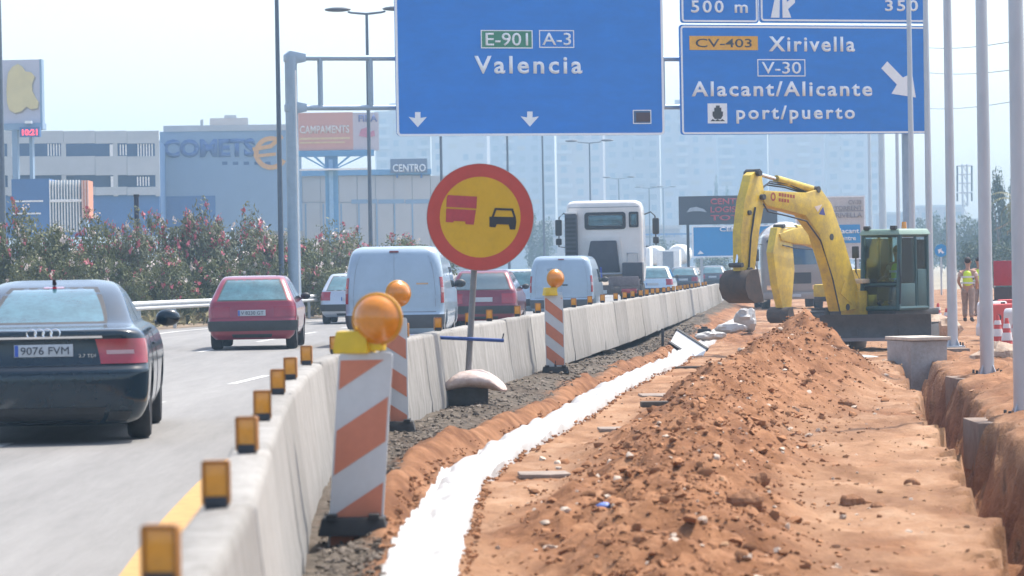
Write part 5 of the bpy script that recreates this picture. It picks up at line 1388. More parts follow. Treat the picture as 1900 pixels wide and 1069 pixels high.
o = MB().box((0, 0, .14), (.40, .34, .28), top=(.75, .75)).box((0, 0, .3), (.16, .16, .06)).build('rubber_block', M_rubber, bevel=.03); p = gx(1307, 78, -.2); o.location = (p.x, 78, ez(p.x, 78)); tag(o, 'black rubber block standing by the far barrier', 'rubber block')
for k, (px, py, d, w, lab) in enumerate([(1300, 668, 55, .9, 'dark plank lying across the path left of the spoil heap'), (1128, 653, 60, .28, 'short dark offcut in the gravel by the barrier'), (1235, 790, 33, .5, 'dark flat stone slab at the left foot of the heap')]):
    p = at(px, py, d); o = MB().box((0, 0, .03), (w, .16, .06)).build('plank', mat('old_plank', (.09, .075, .06), .85, var=.3, scale=6), bevel=.012); o.location = (p.x, d, ez(p.x, d) + .01); o.rotation_euler = (0, 0, .1); tag(o, lab, 'plank')
# flat slabs of broken concrete on the path
for k, (px, py, w, dd_, lab) in enumerate([(1225, 735, .55, .9, 'grey broken concrete slab lying between sheet and heap'), (1140, 800, .35, .5, 'small grey slab near the middle of the white sheet'), (1010, 880, .45, .5, 'grey slab in front of the heap next to the sheet')]):
    d = 1.78 * FPX / (py - 485); p = gx(px, d, -.2)
    o = MB().prism([(-w / 2, -dd_ / 2), (w * .4, -dd_ * .45), (w / 2, dd_ * .3), (.1 * w, dd_ / 2), (-w * .45, dd_ * .35)], -.02, .02, Matrix.Rotation(R(90), 4, 'X')).build('concrete_slab', mat('slab_grey', (.25, .20, .165), .9, var=.25, scale=4), bevel=.008)
    o.location = (p.x, d, ez(p.x, d) + .004); tag(o, lab, 'slab')
o = MB().sphere((0, 0, 0), (.04, .035, .018), 10, 7).build('blue_scrap', mat('scrap_blue', (.12, .2, .5), .5)); p = gx(1122, 20.2, -.2); o.location = (p.x, p.y, ez(p.x, p.y) + .02)
o.data.vertices.foreach_set('co', (np.array([v.co[:] for v in o.data.vertices]) * (1 + .5 * np.random.rand(len(o.data.vertices), 1))).ravel()); tag(o, 'crumpled blue plastic scrap on the earth at the bottom edge', 'scrap')

# traffic cones by the plastic barriers
cone = MB().tube((0, 0, .03), (0, 0, .70), .14, .03, 16).mesh('cone', M_prr); cfoot = MB().box((0, 0, .015), (.38, .38, .03)).mesh('foot', M_prr, bevel=.01)
cb1 = MB().tube((0, 0, .30), (0, 0, .44), .105, .083, 16).mesh('white_band', M_prw); cb2 = MB().tube((0, 0, .52), (0, 0, .60), .071, .058, 16).mesh('white_band', M_prw)
for px, d, lab in [(1850, 83, 'red and white traffic cone left of the red board'), (1876, 69, 'red and white traffic cone in front of the plastic barriers'), (1888, 88, 'small traffic cone at the right edge below the red board'), (1720, 96, 'red and white traffic cone right of the excavator cab'), (1741, 87, 'red and white cone between two columns left of the worker'), (1852, 61, 'red and white cone just right of the column with base plate'), (1869, 58, 'red and white cone lowest among those at the right edge'), (1884, 64, 'red and white cone closest to the nearest column'), (1757, 79, 'red and white cone touching the column left of the worker')]:
    p = gx(px, d, -.3); T = thing('traffic_cone', lab, 'cone', (p.x, d, ez(p.x, d)), 0, 'traffic cones on the site')
    c_ = link('cone', cone, T); link('foot', cfoot, T); link('white_band', cb1, T); link('white_band', cb2, T)

# ================================================================== FAR BUILDINGS, BILLBOARDS, MASTS
M_band = mat('pale_cladding', (.43, .46, .48), .8, var=.08, scale=.3); M_open = mat('opening_dark', (.03, .09, .21), .6); M_bwall = mat('blue_grey_wall', (.21, .31, .43), .8, var=.06, scale=.2)
M_dblue = mat('dark_blue_wall', (.04, .13, .32), .7, var=.1, scale=.3); M_rail = mat('white_bars', (.80, .80, .78), .6)
# car park building
B = Plane(150, 340, 255, 4)
T = B.root('car_park_building', 'long pale car park building with two rows of open decks at left', 'building')
def bb(name, m, x0, y0, x1, y1, fr, bk, par=T, pl=B): return pl.board(par, name, m, x0, y0, x1, y1, fr, bk)
bb('core', M_open, -60, 262, 296, 420, -1.2, 14)
for nm, y0, y1 in (('parapet', 243, 266), ('spandrel', 290, 325), ('lower_band', 347, 362)):
    x = -60
    for k in range(6):
        bb(nm, M_band, x, y0, x + 58.6, y1, 0, .5); x += 59.2
bb('ground_floor_wall', M_dblue, -60, 362, 296, 440, -.3, 3)
for x in (18, 118, 214, 292): bb('column', M_band, x - 4, 264, x + 4, 364, -.02, .55)
for x0, n, y0, y1 in ((88, 7, 267, 289), (222, 3, 268, 288), (255, 6, 267, 290), (254, 5, 328, 345)):
    for k in range(n): bb('white_slat', M_rail, x0 + k * 5.2, y0, x0 + k * 5.2 + 2.3, y1, -.15, .25)
for x, y0, y1 in ((207, 268, 292), (209, 327, 347)): bb('light_panel', M_rail, x - 3.5, y0, x + 3.5, y1, -.05, .2)
# blue-grey block with big lettering
B2 = Plane(420, 340, 270, 6)
T2 = B2.root('lettered_building', 'blue-grey block with dark painted lettering and an orange ring', 'building')
bb('wall', M_bwall, 298, 243, 560, 430, 0, 12, T2, B2); bb('parapet', M_band, 303, 232, 562, 243, .1, 11, T2, B2)
bb('roof_plant', mat('roof_plant', (.42, .38, .36), .8), 391, 216, 462, 232, -3, 7, T2, B2); bb('roof_plant', M_band, 418, 210, 440, 217, -3.5, 6, T2, B2)
bb('roof_stack', M_band, 372, 222, 377, 233, -2, 0, T2, B2)
B2.text(T2, 'COMETS', mat('painted_blue', (.05, .12, .30), .7), 302, 258, 474, 292, .03, .05, depth=.05)
rg = []
cu_, cv_ = B2.uv(503, 284); rr_ = B2.uv(535, 284)[0] - cu_
A_ = [(cu_ + rr_ * math.cos(a), cv_ + rr_ * .98 * math.sin(a)) for a in np.linspace(R(60), R(330), 26)]; I_ = [(cu_ + rr_ * .72 * math.cos(a), cv_ + rr_ * .70 * math.sin(a)) for a in np.linspace(R(330), R(60), 26)]
M_or = mat('painted_orange', (.62, .33, .10), .7)
MB().prism(A_ + I_, -.1, -.03).build('orange_ring', M_or, T2)
B2.poly(T2, 'orange_stroke', M_or, [(468, 274), (500, 268), (522, 250), (526, 256), (504, 275), (470, 281)], .1, .05); B2.poly(T2, 'orange_stroke', M_or, [(470, 287), (512, 283), (512, 289), (472, 293)], .1, .05)
for k in range(5): bb('window', M_open, 412 + k * 20, 300 + 0, 422 + k * 20, 306, .02, .2, T2, B2)
bb('doorway', M_dblue, 370, 366, 392, 420, .03, .3, T2, B2)
bb('lower_wall', M_dblue, 296, 364, 400, 430, .06, .5, T2, B2)
# striped cage stair at left with orange end
B3 = Plane(95, 380, 215, 2)
T3 = B3.root('striped_stair_block', 'dark blue block with white vertical bars and an orange end', 'building')
bb('dark_wall', M_dblue, 22, 332, 92, 430, 0, 6, T3, B3); bb('cage_wall', M_bwall, 92, 335, 152, 430, -.3, 5, T3, B3)
for k in range(11): bb('white_bar', M_rail, 92 + k * 5.4, 334, 94 + k * 5.4, 430, .05, .25, T3, B3)
bb('cross_bar', M_rail, 92, 370, 152, 375, .1, .04, T3, B3); bb('cross_bar', M_rail, 24, 372, 80, 375, .05, .0, T3, B3); bb('cross_bar', M_rail, 24, 395, 76, 398, .05, .0, T3, B3)
bb('orange_end', mat('end_orange', (.62, .25, .13), .6), 152, 335, 165, 404, .2, 3, T3, B3)
for k in range(3): bb('orange_rib', mat('end_pale', (.7, .5, .42), .6), 153 + k * 5, 335, 155 + k * 5, 404, .3, .2, T3, B3)
# tall totem with the yellow emblem and the red clock
B4 = Plane(45, 170, 230, -3)
T4 = B4.root('sign_totem', 'tall grey totem with a yellow bitten fruit-like emblem at left', 'sign')
bb('panel', mat('totem_grey', (.46, .46, .53), .7, var=.06), 2, 111, 76, 230, 0, .8, T4, B4); bb('edge', M_bwall, 74, 110, 78, 232, .02, .82, T4, B4)
ap = [(14, 150), (16, 135), (24, 124), (34, 119), (42, 124), (48, 133), (58, 134), (65, 142), (60, 156), (60, 168), (66, 180), (72, 190), (70, 201), (58, 203), (50, 198), (40, 207), (28, 210), (18, 204), (14, 190), (13, 170)]
B4.poly(T4, 'emblem', mat('emblem_yellow', (.62, .52, .24), .6, var=.1, scale=.6), ap, .06, .12)
B4.poly(T4, 'emblem_shadow', mat('emblem_shadow_tone', (.30, .27, .24), .7), [(x + 1.5, y + 2.5) for x, y in ap], .0, .06)  # dark offset copy of the emblem: its drop shadow put in as a coloured shape
bb('ledge', M_bwall, 4, 229, 80, 241, .2, 1.2, T4, B4); bb('post', M_bwall, 24, 240, 34, 430, .1, .6, T4, B4); bb('post', M_bwall, 56, 240, 62, 430, .1, .6, T4, B4)
bb('spotlight', M_rail, 50, 225, 62, 230, .8, -.3, T4, B4)
T5 = B4.root('led_clock', 'small red digital display below the totem', 'display')
bb('case', M_dblue, 41, 237, 78, 255, .9, -.3, T5, B4)
B4.text(T5, '10:21', glow('led_red', (.9, .05, .08), 1.2), 46, 241, 74, 252, .92, .02, depth=.03)
# billboard on the blue pylon
B6 = Plane(625, 245, 225, 3)
T6 = B6.root('pylon_billboard', 'faded pink billboard on a thick blue pylon left of the Valencia sign', 'billboard')
M_bpyl = mat('pylon_blue', (.10, .27, .47), .55, var=.08); M_pink = mat('faded_pink', (.56, .30, .25), .7, var=.06, scale=.4)
bb('board', M_pink, 553, 209, 655, 279, 0, .7, T6, B6); bb('picture', mat('poster_grey', (.50, .46, .50), .7, var=.05), 655, 209, 703, 279, 0, .7, T6, B6)
B6.text(T6, 'CAMPAMENTS', mat('faded_white', (.66, .6, .56), .7), 556, 233, 648, 248, .02, .03, depth=.03)
bb('yellow_band', mat('faded_yellow', (.62, .48, .28), .7), 556, 255, 649, 259, .03, .0, T6, B6); bb('yellow_band', mat('faded_yellow', (.62, .48, .28), .7), 556, 263, 640, 266, .03, .0, T6, B6)
B6.text(T6, 'FIRA', mat('poster_blue', (.16, .2, .42), .7), 665, 213, 700, 226, .02, .03, depth=.03)
B6.poly(T6, 'poster_figure', mat('poster_red', (.5, .2, .28), .7), [(666, 252), (670, 240), (682, 236), (686, 245), (694, 242), (696, 252), (684, 256)], .02, .03)
bb('gantry_frame', M_bpyl, 553, 279, 694, 290, .15, .9, T6, B6)
bb('pylon', M_bpyl, 604, 290, 628, 460, -.1, 2.2, T6, B6); bb('pylon_rib', mat('pylon_light', (.24, .42, .6), .5), 611, 296, 619, 460, -.02, .0, T6, B6)
for x in (560, 580, 645, 670): B6.poly(T6, 'bracket', M_bpyl, [(x, 290), (x + 6, 290), (616, 318), (612, 318)], .1, .2)
bb('catwalk', M_rail, 556, 313, 690, 316, .6, .0, T6, B6)
# white shed with panel seams and the CENTRO sign
B7 = Plane(620, 380, 285, 5)
T7 = B7.root('white_shed', 'long white panelled shed behind the hedge', 'building')
M_shed = mat('shed_panel', (.44, .43, .42), .75, var=.05, scale=.2)
x = 459
while x < 800:
    w_ = 34; bb('wall_panel', M_shed, x, 326, x + w_ - .8, 375, 0, .4, T7, B7); bb('wall_panel', M_shed, x, 376, x + w_ - .8, 460, .02, .4, T7, B7); x += w_
bb('core', M_bwall, 459, 325, 800, 460, -.35, 16, T7, B7); bb('roof_edge', M_bpyl, 459, 316, 800, 326, .4, 16, T7, B7)
for k in range(9): bb('door', M_bwall, 500 + k * 33, 378, 503 + k * 33, 460, .06, .0, T7, B7)
for k in range(3): bb('window_band', M_bwall, 652 + k * 50, 370, 700 + k * 50, 378, .05, .0, T7, B7)
T8 = B7.root('shop_sign', 'dark roof sign reading CENTRO on the white shed', 'sign')
bb('panel', mat('sign_slate', (.10, .14, .22), .6), 724, 295, 792, 321, .6, -.1, T8, B7); B7.text(T8, 'CENTRO', M_swhite, 728, 305, 789, 319, .62, .02, depth=.05)
bb('stay', M_dblue, 735, 318, 738, 330, .5, .0, T8, B7); bb('stay', M_dblue, 780, 318, 783, 330, .5, .0, T8, B7)

# apartment towers
M_tw = [mat('tower_wall_%d' % k, c_, .85, var=.05, scale=.05) for k, c_ in enumerate([(.30, .28, .28), (.33, .31, .30), (.25, .26, .29), (.31, .27, .26)])]
M_win = mat('tower_window', (.16, .17, .19), .4); M_win2 = mat('tower_blind', (.28, .24, .20), .7); M_win3 = mat('tower_window_grey', (.13, .16, .20), .3); M_balc = mat('tower_balcony', (.36, .35, .34), .8)
def tower(label, x0, x1, ytop, d, k, yaw=0, step=3.0, kind=0):
    Pl = Plane((x0 + x1) / 2, 480, d, yaw); T = Pl.root('apartment_tower', label, 'building', 'hazy apartment towers in the distance')
    u0, _, u1, v1 = Pl.rect(x0, ytop, x1, 480); v0 = -3.0 - 0
    MB().prism([(u0, v0), (u1, v0), (u1, v1), (u0, v1)], 0, 14).build('wall', M_tw[k % 4], T)
    MB().prism([(u0 - .3, v1), (u1 + .3, v1), (u1 + .3, v1 + .9), (u0 - .3, v1 + .9)], -.3, 14.3).build('parapet', M_tw[(k + 1) % 4], T)
    um = (u0 + u1) / 2 + random.uniform(-2, 2)
    MB().prism([(um - 2.5, v1 + .9), (um + 2.5, v1 + .9), (um + 2.5, v1 + 3.2), (um - 2.5, v1 + 3.2)], 4, 9).build('lift_housing', M_tw[k % 4], T)
    MB().tube((um, 6, v1 + 3.2), (um, 6, v1 + 7), .08, n=6).build('aerial', M_dark, T)
    nf = int((v1 - 8) / step); W_ = u1 - u0; nc = max(2, int(W_ / 3.6)); cw = W_ / nc
    wm = MB().box((0, 0, 0), (cw * .5, .3, step * .5)).mesh('window', M_win, smooth=0)
    wms = [wm, wm, MB().box((0, 0, 0), (cw * .62, .3, step * .42)).mesh('window', M_win2, smooth=0), MB().box((0, 0, 0), (cw * .38, .3, step * .55)).mesh('window', M_win3, smooth=0)]
    bw = MB().box((0, 0, 0), (cw * .92, 1.1, .95)).mesh('balcony', M_balc, smooth=0)
    for f in range(nf):
        z = v1 - 1.9 - f * step
        for c_ in range(nc):
            u = u0 + (c_ + .5) * cw
            if nf * nc > 300 and f > 300 // nc: continue
            if random.random() < .06: continue
            link('window', random.choice(wms), T, (u + random.uniform(-.2, .2), .0, z + random.uniform(-.1, .1)))
            if (c_ + kind) % 3 == 0 and random.random() < .9: link('balcony', bw, T, (u, -.55, z - step * .38))
    return T
tower('hazy tower block left of the Valencia sign, the leftmost tower', 700, 800, 212, 880, 0, 4)
tower('broad hazy tower block behind the round sign', 802, 905, 236, 860, 1, -3, 3.0, 1)
tower('hazy tower block behind the lamp posts left of the truck', 908, 1030, 222, 900, 2, 2, 3.0, 2)
tower('hazy tower block straight above the truck cab', 1034, 1120, 240, 870, 3, -4)
tower('hazy tower block right of the truck cab', 1124, 1225, 215, 910, 1, 3, 3.0, 1)
tower('hazy tower block in the gap between the two big signs', 1228, 1330, 205, 890, 0, -2, 3.0, 2)
tower('hazy tower block above the dark billboard', 1334, 1425, 232, 930, 2, 3)
tower('hazy tower block above the excavator boom', 1429, 1530, 226, 880, 3, -3, 3.0, 1)
tower('hazy rightmost tower block left of the columns', 1534, 1634, 214, 900, 1, 2, 3.0, 2)
# lower blocks beyond
for k, (x0, x1, yt, d, lab) in enumerate([(1640, 1700, 398, 760, 'low hazy block behind the excavator cab'), (1705, 1790, 385, 800, 'low hazy block below the power mast'), (1795, 1905, 410, 700, 'low hazy block at the right edge'),
                                           (985, 1075, 415, 620, 'low hazy block behind the truck cab'), (1190, 1262, 425, 560, 'low hazy block left of the dark billboard'), (780, 880, 418, 640, 'low hazy block behind the left side of the round sign')]):
    Pl = Plane((x0 + x1) / 2, 480, d, 3); T = Pl.root('low_block', lab, 'building', 'low hazy blocks in the distance')
    u0, _, u1, v1 = Pl.rect(x0, yt, x1, 480)
    MB().prism([(u0, -3), (u1, -3), (u1, v1), (u0, v1)], 0, 12).build('wall', M_tw[(k + 2) % 4], T); MB().prism([(u0 - .3, v1), (u1 + .3, v1), (u1 + .3, v1 + .6), (u0 - .3, v1 + .6)], -.3, 12.3).build('parapet', M_balc, T)
    z = v1 - 1.9
    while z > .5:
        u = u0 + 1.5
        while u < u1 - 1.2:
            MB().box((u, 0, z), (1.5, .25, 1.5)).build('window', M_win, T, smooth=0, fix=False); u += 2.8
        z -= 3
# billboards by the road
B9 = Plane(1350, 390, 185, 0)
M_dbill = mat('billboard_dark', (.035, .04, .055), .5, var=.1); 
T = B9.root('dark_billboard', 'dark billboard with red lettering behind the excavator boom', 'billboard')
bb('panel', M_dbill, 1260, 363, 1442, 416, 0, .5, T, B9)
M_rt = mat('billboard_red', (.42, .05, .07), .6)
for k, (x0, y0, x1, y1, t_) in enumerate([(1318, 368, 1385, 379, 'CENTRE'), (1318, 383, 1392, 394, 'LOGISTIC'), (1318, 399, 1372, 409, 'TOT')]): B9.text(T, t_, M_rt, x0, y0, x1, y1, .02, .02, depth=.03)
B9.poly(T, 'car_emblem', mat('emblem_pale', (.35, .38, .42), .5), [(1274, 394), (1280, 386), (1292, 384), (1306, 388), (1311, 394), (1300, 392), (1286, 392)], .02, .03)
for x in (1275, 1420): bb('leg', M_dark, x, 416, x + 5, 530, -.1, .4, T, B9)
B10 = Plane(1360, 447, 175, 0)
M_cy = mat('billboard_cyan', (.01, .23, .52), .5, var=.05)
T = B10.root('blue_billboard', 'bright blue billboard below the dark billboard', 'billboard')
bb('panel', M_cy, 1286, 420, 1440, 475, 0, .4, T, B10); B10.frame(T, 'border', M_swhite, 1284, 418, 1442, 477, .08, -.01, 0, .03)
B10.text(T, 'CENTRE', M_swhite, 1335, 421, 1400, 429, .02, .02, depth=.03); B10.poly(T, 'white_mark', M_swhite, [(1294, 472), (1299, 465), (1306, 471)], .02, .03)
for x in (1300, 1425): bb('leg', M_galv, x, 475, x + 5, 530, -.1, .3, T, B10)
B11 = Plane(1545, 420, 165, 0)
T = B11.root('beige_sign', 'beige roadside sign with a blue panel right of the boom', 'sign')
bb('panel', mat('sign_beige', (.46, .43, .41), .6), 1478, 366, 1604, 480, 0, .3, T, B11); B11.frame(T, 'border', M_swhite, 1476, 364, 1606, 482, .07, -.01, 0, .02)
Mdk = mat('sign_grey_ink', (.25, .24, .25), .6)
B11.text(T, 'CV-33', Mdk, 1574, 371, 1598, 379, .02, .02, depth=.02); B11.text(T, 'TORRENT', Mdk, 1548, 382, 1600, 390, .02, .02, depth=.02); B11.text(T, 'XIRIVELLA', Mdk, 1536, 395, 1600, 404, .02, .02, depth=.02)
bb('divider', Mdk, 1480, 391, 1602, 393, .02, .0, T, B11)
b_ = bb('blue_panel', M_cy, 1548, 417, 1596, 451, .03, .0, T, B11); B11.text(b_, 'alacant', M_swhite, 1551, 424, 1594, 433, .04, .02, depth=.02); B11.text(b_, 'centre', M_swhite, 1555, 439, 1588, 446, .04, .02, depth=.02)
for x in (1490, 1590): bb('leg', M_galv, x, 480, x + 5, 560, -.1, .3, T, B11)
B12 = Plane(1745, 465, 150, 0)
T = B12.root('round_arrow_sign', 'round blue arrow sign between two columns', 'road sign')
cu_, cv_ = B12.uv(1746, 465)
MB().prism([(cu_ + .3 * math.cos(a), cv_ + .3 * math.sin(a)) for a in np.linspace(0, 6.283, 29)[:-1]], -.01, .03).build('disc', M_cy, T)
B12.poly(T, 'arrow', M_swhite, [(1742, 471), (1740, 463), (1748, 461), (1746, 464), (1752, 468), (1749, 471), (1745, 467)], .012, .01)
MB().tube((cu_, .05, cv_ + .2), (cu_, .05, -2.2 - cv_ + 0), .04, n=8).build('pole', M_galv, T)
# white tanks and parked vehicles far behind
for k, (px, py, d, r, L_, lab) in enumerate([(1216, 474, 320, .95, 4, 'white tank lorry body right of the truck, left of the pair'), (1262, 472, 330, 1.0, 5, 'white tank lorry body nearest the blue billboard')]):
    p = at(px, py, d); T = thing('tank_trailer', lab, 'tank', (p.x, d, -.25), R(20))
    MB().lathe([(.3 * r, -L_ / 2 - .2), (r * .85, -L_ / 2), (r, -L_ / 2 + .3), (r, L_ / 2 - .3), (r * .85, L_ / 2), (.3 * r, L_ / 2 + .2)], 20, M=Matrix.Translation((0, 0, p.z + .25)) @ Matrix.Rotation(R(60), 4, 'Z')).build('tank', M_white, T)
    MB().box((0, 0, .7), (1.2, L_, .3), rz=R(60) + R(90)).build('chassis', M_exd, T)
    for sx in (-1, 1): wheel(T, sx * .9, 0, .45, .3, M_blackp, 6)
for k, (px, d, lab) in enumerate([(1180, 240, 'small white box van far behind the truck'), (1240, 300, 'white box van far off above the barrier')]):
    p = gx(px, d, -.25); T = thing('box_van', lab, 'van', (p.x, d, -.25), -.1)
    MB().box((0, 2.2, 1.7), (2.1, 3.6, 2.1)).build('box', M_white, T, bevel=.05); MB().box((0, 4.6, 1.15), (1.9, 1.4, 1.3), top=(.9, .8)).build('cab', M_white, T, bevel=.08)
    MB().box((0, .36, 1.7), (1.0, .03, 1.8)).build('rear_door', M_seam, T)
    for sx in (-1, 1):
        for y in (1.2, 4.5): wheel(T, sx * .85, y, .36, .25, M_blackp, 6)
        MB().box((sx * .9, .38, .75), (.14, .06, .2)).build('tail_lamp', M_tail, T)
# road bridge far off
B13 = Plane(1300, 440, 520, 2)
T = B13.root('road_bridge', 'low hazy road bridge crossing far behind the billboards', 'bridge')
bb('deck', mat('bridge_concrete', (.30, .32, .36), .85), 1150, 438, 1700, 450, 0, 9, T, B13); bb('railing', M_dblue, 1150, 430, 1700, 433, .1, .1, T, B13)
for k in range(11): bb('pier', M_tw[2], 1170 + k * 50, 450, 1178 + k * 50, 500, -1, 4, T, B13)
for k in range(40): bb('railing_post', M_dblue, 1152 + k * 14, 432, 1153.5 + k * 14, 439, .08, .02, T, B13)

# lattice power mast and cables
B14 = Plane(1790, 340, 420, 0)
T = B14.root('power_mast', 'slender lattice power mast between two columns at right', 'mast')
u0, v1 = B14.uv(1785, 305); u1, _ = B14.uv(1794, 305)
for u in (u0, u1): MB().tube((u, 0, -3), (u, 0, v1), .13, n=6).build('leg', M_galv, T)
g0 = 0
for k in range(18):
    z = v1 - k * 1.1; MB().tube((u0, 0, z), (u1, 0, z - 1.1), .06, n=5).build('brace', M_galv, T)
for y in (308, 324, 340, 358):
    a, z = B14.uv(1776, y); b_, _ = B14.uv(1803, y); MB().tube((a, 0, z), (b_, 0, z), .1, n=6).build('cross_arm', M_galv, T)
    for u in (a, b_): MB().tube((u, 0, z), (u, 0, z - 1.1), .12, n=6).build('insulator', M_dark, T)
for k, (y0, y1, dd) in enumerate([(86, 60, 150), (132, 118, 160), (200, 172, 170)]):
    a, b_ = at(1700, y0, dd + 60), at(1990, y1 - 8, dd - 40); pts = [a + (b_ - a) * t - Vector((0, 0, 1.2 * 4 * t * (1 - t) * .3)) for t in np.linspace(-1.2, 1.9, 40)]
    o = MB().path(pts, .018, 6).build('power_cable', M_dark); tag(o, '%s of the thin power cables crossing the sky at right' % ('topmost', 'middle one', 'lowest')[k], 'cable', 'power cables at right')

# ================================================================== PLANTS
rngp = np.random.RandomState(19)
def leaf_mesh(name, pts, nrm, size, m, asp=.4, seed=0):
    """many small leaf blades"""
    r = np.random.RandomState(seed); N = len(pts)
    a = r.randn(N, 3); a /= np.linalg.norm(a, axis=1)[:, None]
    n_ = nrm + r.randn(N, 3) * .6; n_ /= np.linalg.norm(n_, axis=1)[:, None]
    t = np.cross(n_, a); t /= np.linalg.norm(t, axis=1)[:, None] + 1e-9
    b = np.cross(n_, t); s = (size * (.6 + .8 * r.rand(N)))[:, None] if np.ndim(size) else (size * (.6 + .8 * r.rand(N)))[:, None]
    v = np.stack([pts - t * s * .5, pts + b * s * asp * .5 + n_ * s * .06, pts + t * s * .5, pts - b * s * asp * .5 + n_ * s * .06], 1)
    f = np.arange(N * 4).reshape(-1, 4)
    me = bpy.data.meshes.new(name); me.vertices.add(N * 4); me.vertices.foreach_set('co', v.ravel())
    me.loops.add(N * 4); me.loops.foreach_set('vertex_index', f.ravel().astype(np.int32)); me.polygons.add(N)
    me.polygons.foreach_set('loop_start', np.arange(0, N * 4, 4, dtype=np.int32)); me.polygons.foreach_set('loop_total', np.full(N, 4, np.int32))
    me.update(calc_edges=True); me.materials.append(m); return me
def crown(n, clumps, rx, ry, rz, seed, csize=.35, zmin=0.0, shape=None):
    """points in leaf clumps spread through an uneven crown volume (unit sized by rx, ry, rz), base at z = 0"""
    r = np.random.RandomState(seed); C_ = []
    while len(C_) < clumps:
        p = r.uniform(-1, 1, 3)
        if np.linalg.norm(p) < 1 and np.linalg.norm(p) > .35 * r.rand(): C_.append(p)
    C_ = np.array(C_)
    if shape is not None: C_ = shape(C_, r)
    i = r.randint(0, clumps, n); q = r.randn(n, 3); q /= np.linalg.norm(q, axis=1)[:, None]; q *= (r.rand(n, 1) ** .45) * csize * (.5 + r.rand(clumps)[i][:, None])
    P_ = C_[i] + q; nr = q + C_[i] * .4 + np.array([0, 0, .3]); nr /= np.linalg.norm(nr, axis=1)[:, None] + 1e-9
    P_ = P_ * np.array([rx, ry, rz]) + np.array([0, 0, rz]); ok = P_[:, 2] > zmin
    return P_[ok], nr[ok]
M_ol = mat('oleander_leaf', (.17, .175, .07), .55, c2=(.08, .10, .04), scale=.9, isl=.45, trans=.25, spec=.4)
M_ol2 = mat('oleander_leaf_dusty', (.20, .20, .11), .6, c2=(.11, .13, .07), scale=.9, isl=.45, trans=.25)
M_fl = mat('pink_flowers', (.55, .16, .20), .6, c2=(.42, .09, .12), scale=3, isl=.25, trans=.2); M_flw = mat('pale_flowers', (.72, .62, .58), .6, isl=.2, trans=.2)
M_stem = mat('stem_bark', (.16, .12, .09), .9, var=.3)
variants = []
for k in range(4):
    P_, N_ = crown(5200, 46, 1.0, 1.0, 1.0, 200 + k, .36)
    lm = leaf_mesh('foliage', P_, N_, .13, (M_ol, M_ol2)[k % 2], .34, k)
    r = np.random.RandomState(k); sel = (P_[:, 2] > 1.0 + .3 * r.randn(len(P_))) & (np.linalg.norm(P_ - [0, 0, 1], axis=1) > .72)
    Q = P_[sel]; nn = N_[sel]; fs = []
    for m_, cnt, sz in ((M_fl, (200, 360, 36, 290)[k], .085), (M_flw, 110, .075)):
        # flowers sit together in heads
        h = r.randint(0, len(Q), max(6, cnt // 9)); idx = h[r.randint(0, len(h), cnt)]
        fp = Q[idx] + r.randn(cnt, 3) * .045 + nn[idx] * .06
        fs.append(leaf_mesh('flowers', fp, nn[idx], sz, m_, .9, 50 + k))
    g = MB()
    for q in range(9):
        a = r.rand() * 6.28; rad = .35 + .5 * r.rand(); g.path([(.12 * math.cos(a), .12 * math.sin(a), -.05), (.4 * rad * math.cos(a), .4 * rad * math.sin(a), .7), (rad * .8 * math.cos(a), rad * .8 * math.sin(a), 1.5)], [.035, .025, .01], 6)
    variants.append((lm, fs, g.mesh('stems', M_stem)))
def bush(label, px, ytop, d, wpx, var, back=0.0):
    w = wpx * d / FPX / 2; e = min(float(E(d)) - 1.9, gx(px, d, 0).x + 99)
    p = gx(px, d, 0); zg = float(road_z(d)) + .05
    h = (at(px, ytop, d).z - zg) / 2.05
    T = thing('oleander_bush', label, 'bush', (p.x, d, zg), random.uniform(0, 6.28), 'flowering oleanders of the hedge')
    T.scale = (w, w * random.uniform(.9, 1.15), h)
    lm, fs, st = variants[var]
    link('foliage', lm, T)['kind'] = 'stuff'; link('stems', st, T)['kind'] = 'stuff'
    for f in fs: link('flowers', f, T)['kind'] = 'stuff'
specs = [(-12, 398, 95), (38, 404, 96), (84, 412, 95), (128, 408, 97), (172, 414, 95), (214, 420, 97), (256, 424, 96), (296, 398, 99), (338, 398, 100), (380, 402, 100), (424, 404, 101), (464, 410, 102),
         (502, 428, 105), (540, 440, 107), (578, 434, 109), (618, 440, 112), (656, 444, 116), (694, 452, 121), (732, 448, 126), (768, 440, 130), (802, 448, 135)]
for k, (px, yt, d) in enumerate(specs):
    bush('%s oleander bush of the hedge counted from the left edge%s' % (ordinal(k), ', rich in pink flowers' if k in (5, 6, 7, 8, 9, 10, 11) else ''), px, yt + random.uniform(-6, 6), d, random.uniform(88, 112), (2, 0, 2, 2, 0, 1, 3, 1, 1, 3, 1, 3, 2, 0, 2, 3, 0, 2, 0, 1, 2)[k])
for k, (px, yt, d) in enumerate([(60, 470, 92), (150, 474, 92), (240, 478, 92.5), (320, 476, 94), (400, 474, 96), (470, 478, 99), (620, 490, 107), (700, 492, 116)]):
    bush('low green bush at the foot of the hedge, %s from the left edge' % ordinal(k), px, yt, d, 96, (2, 0)[k % 2])

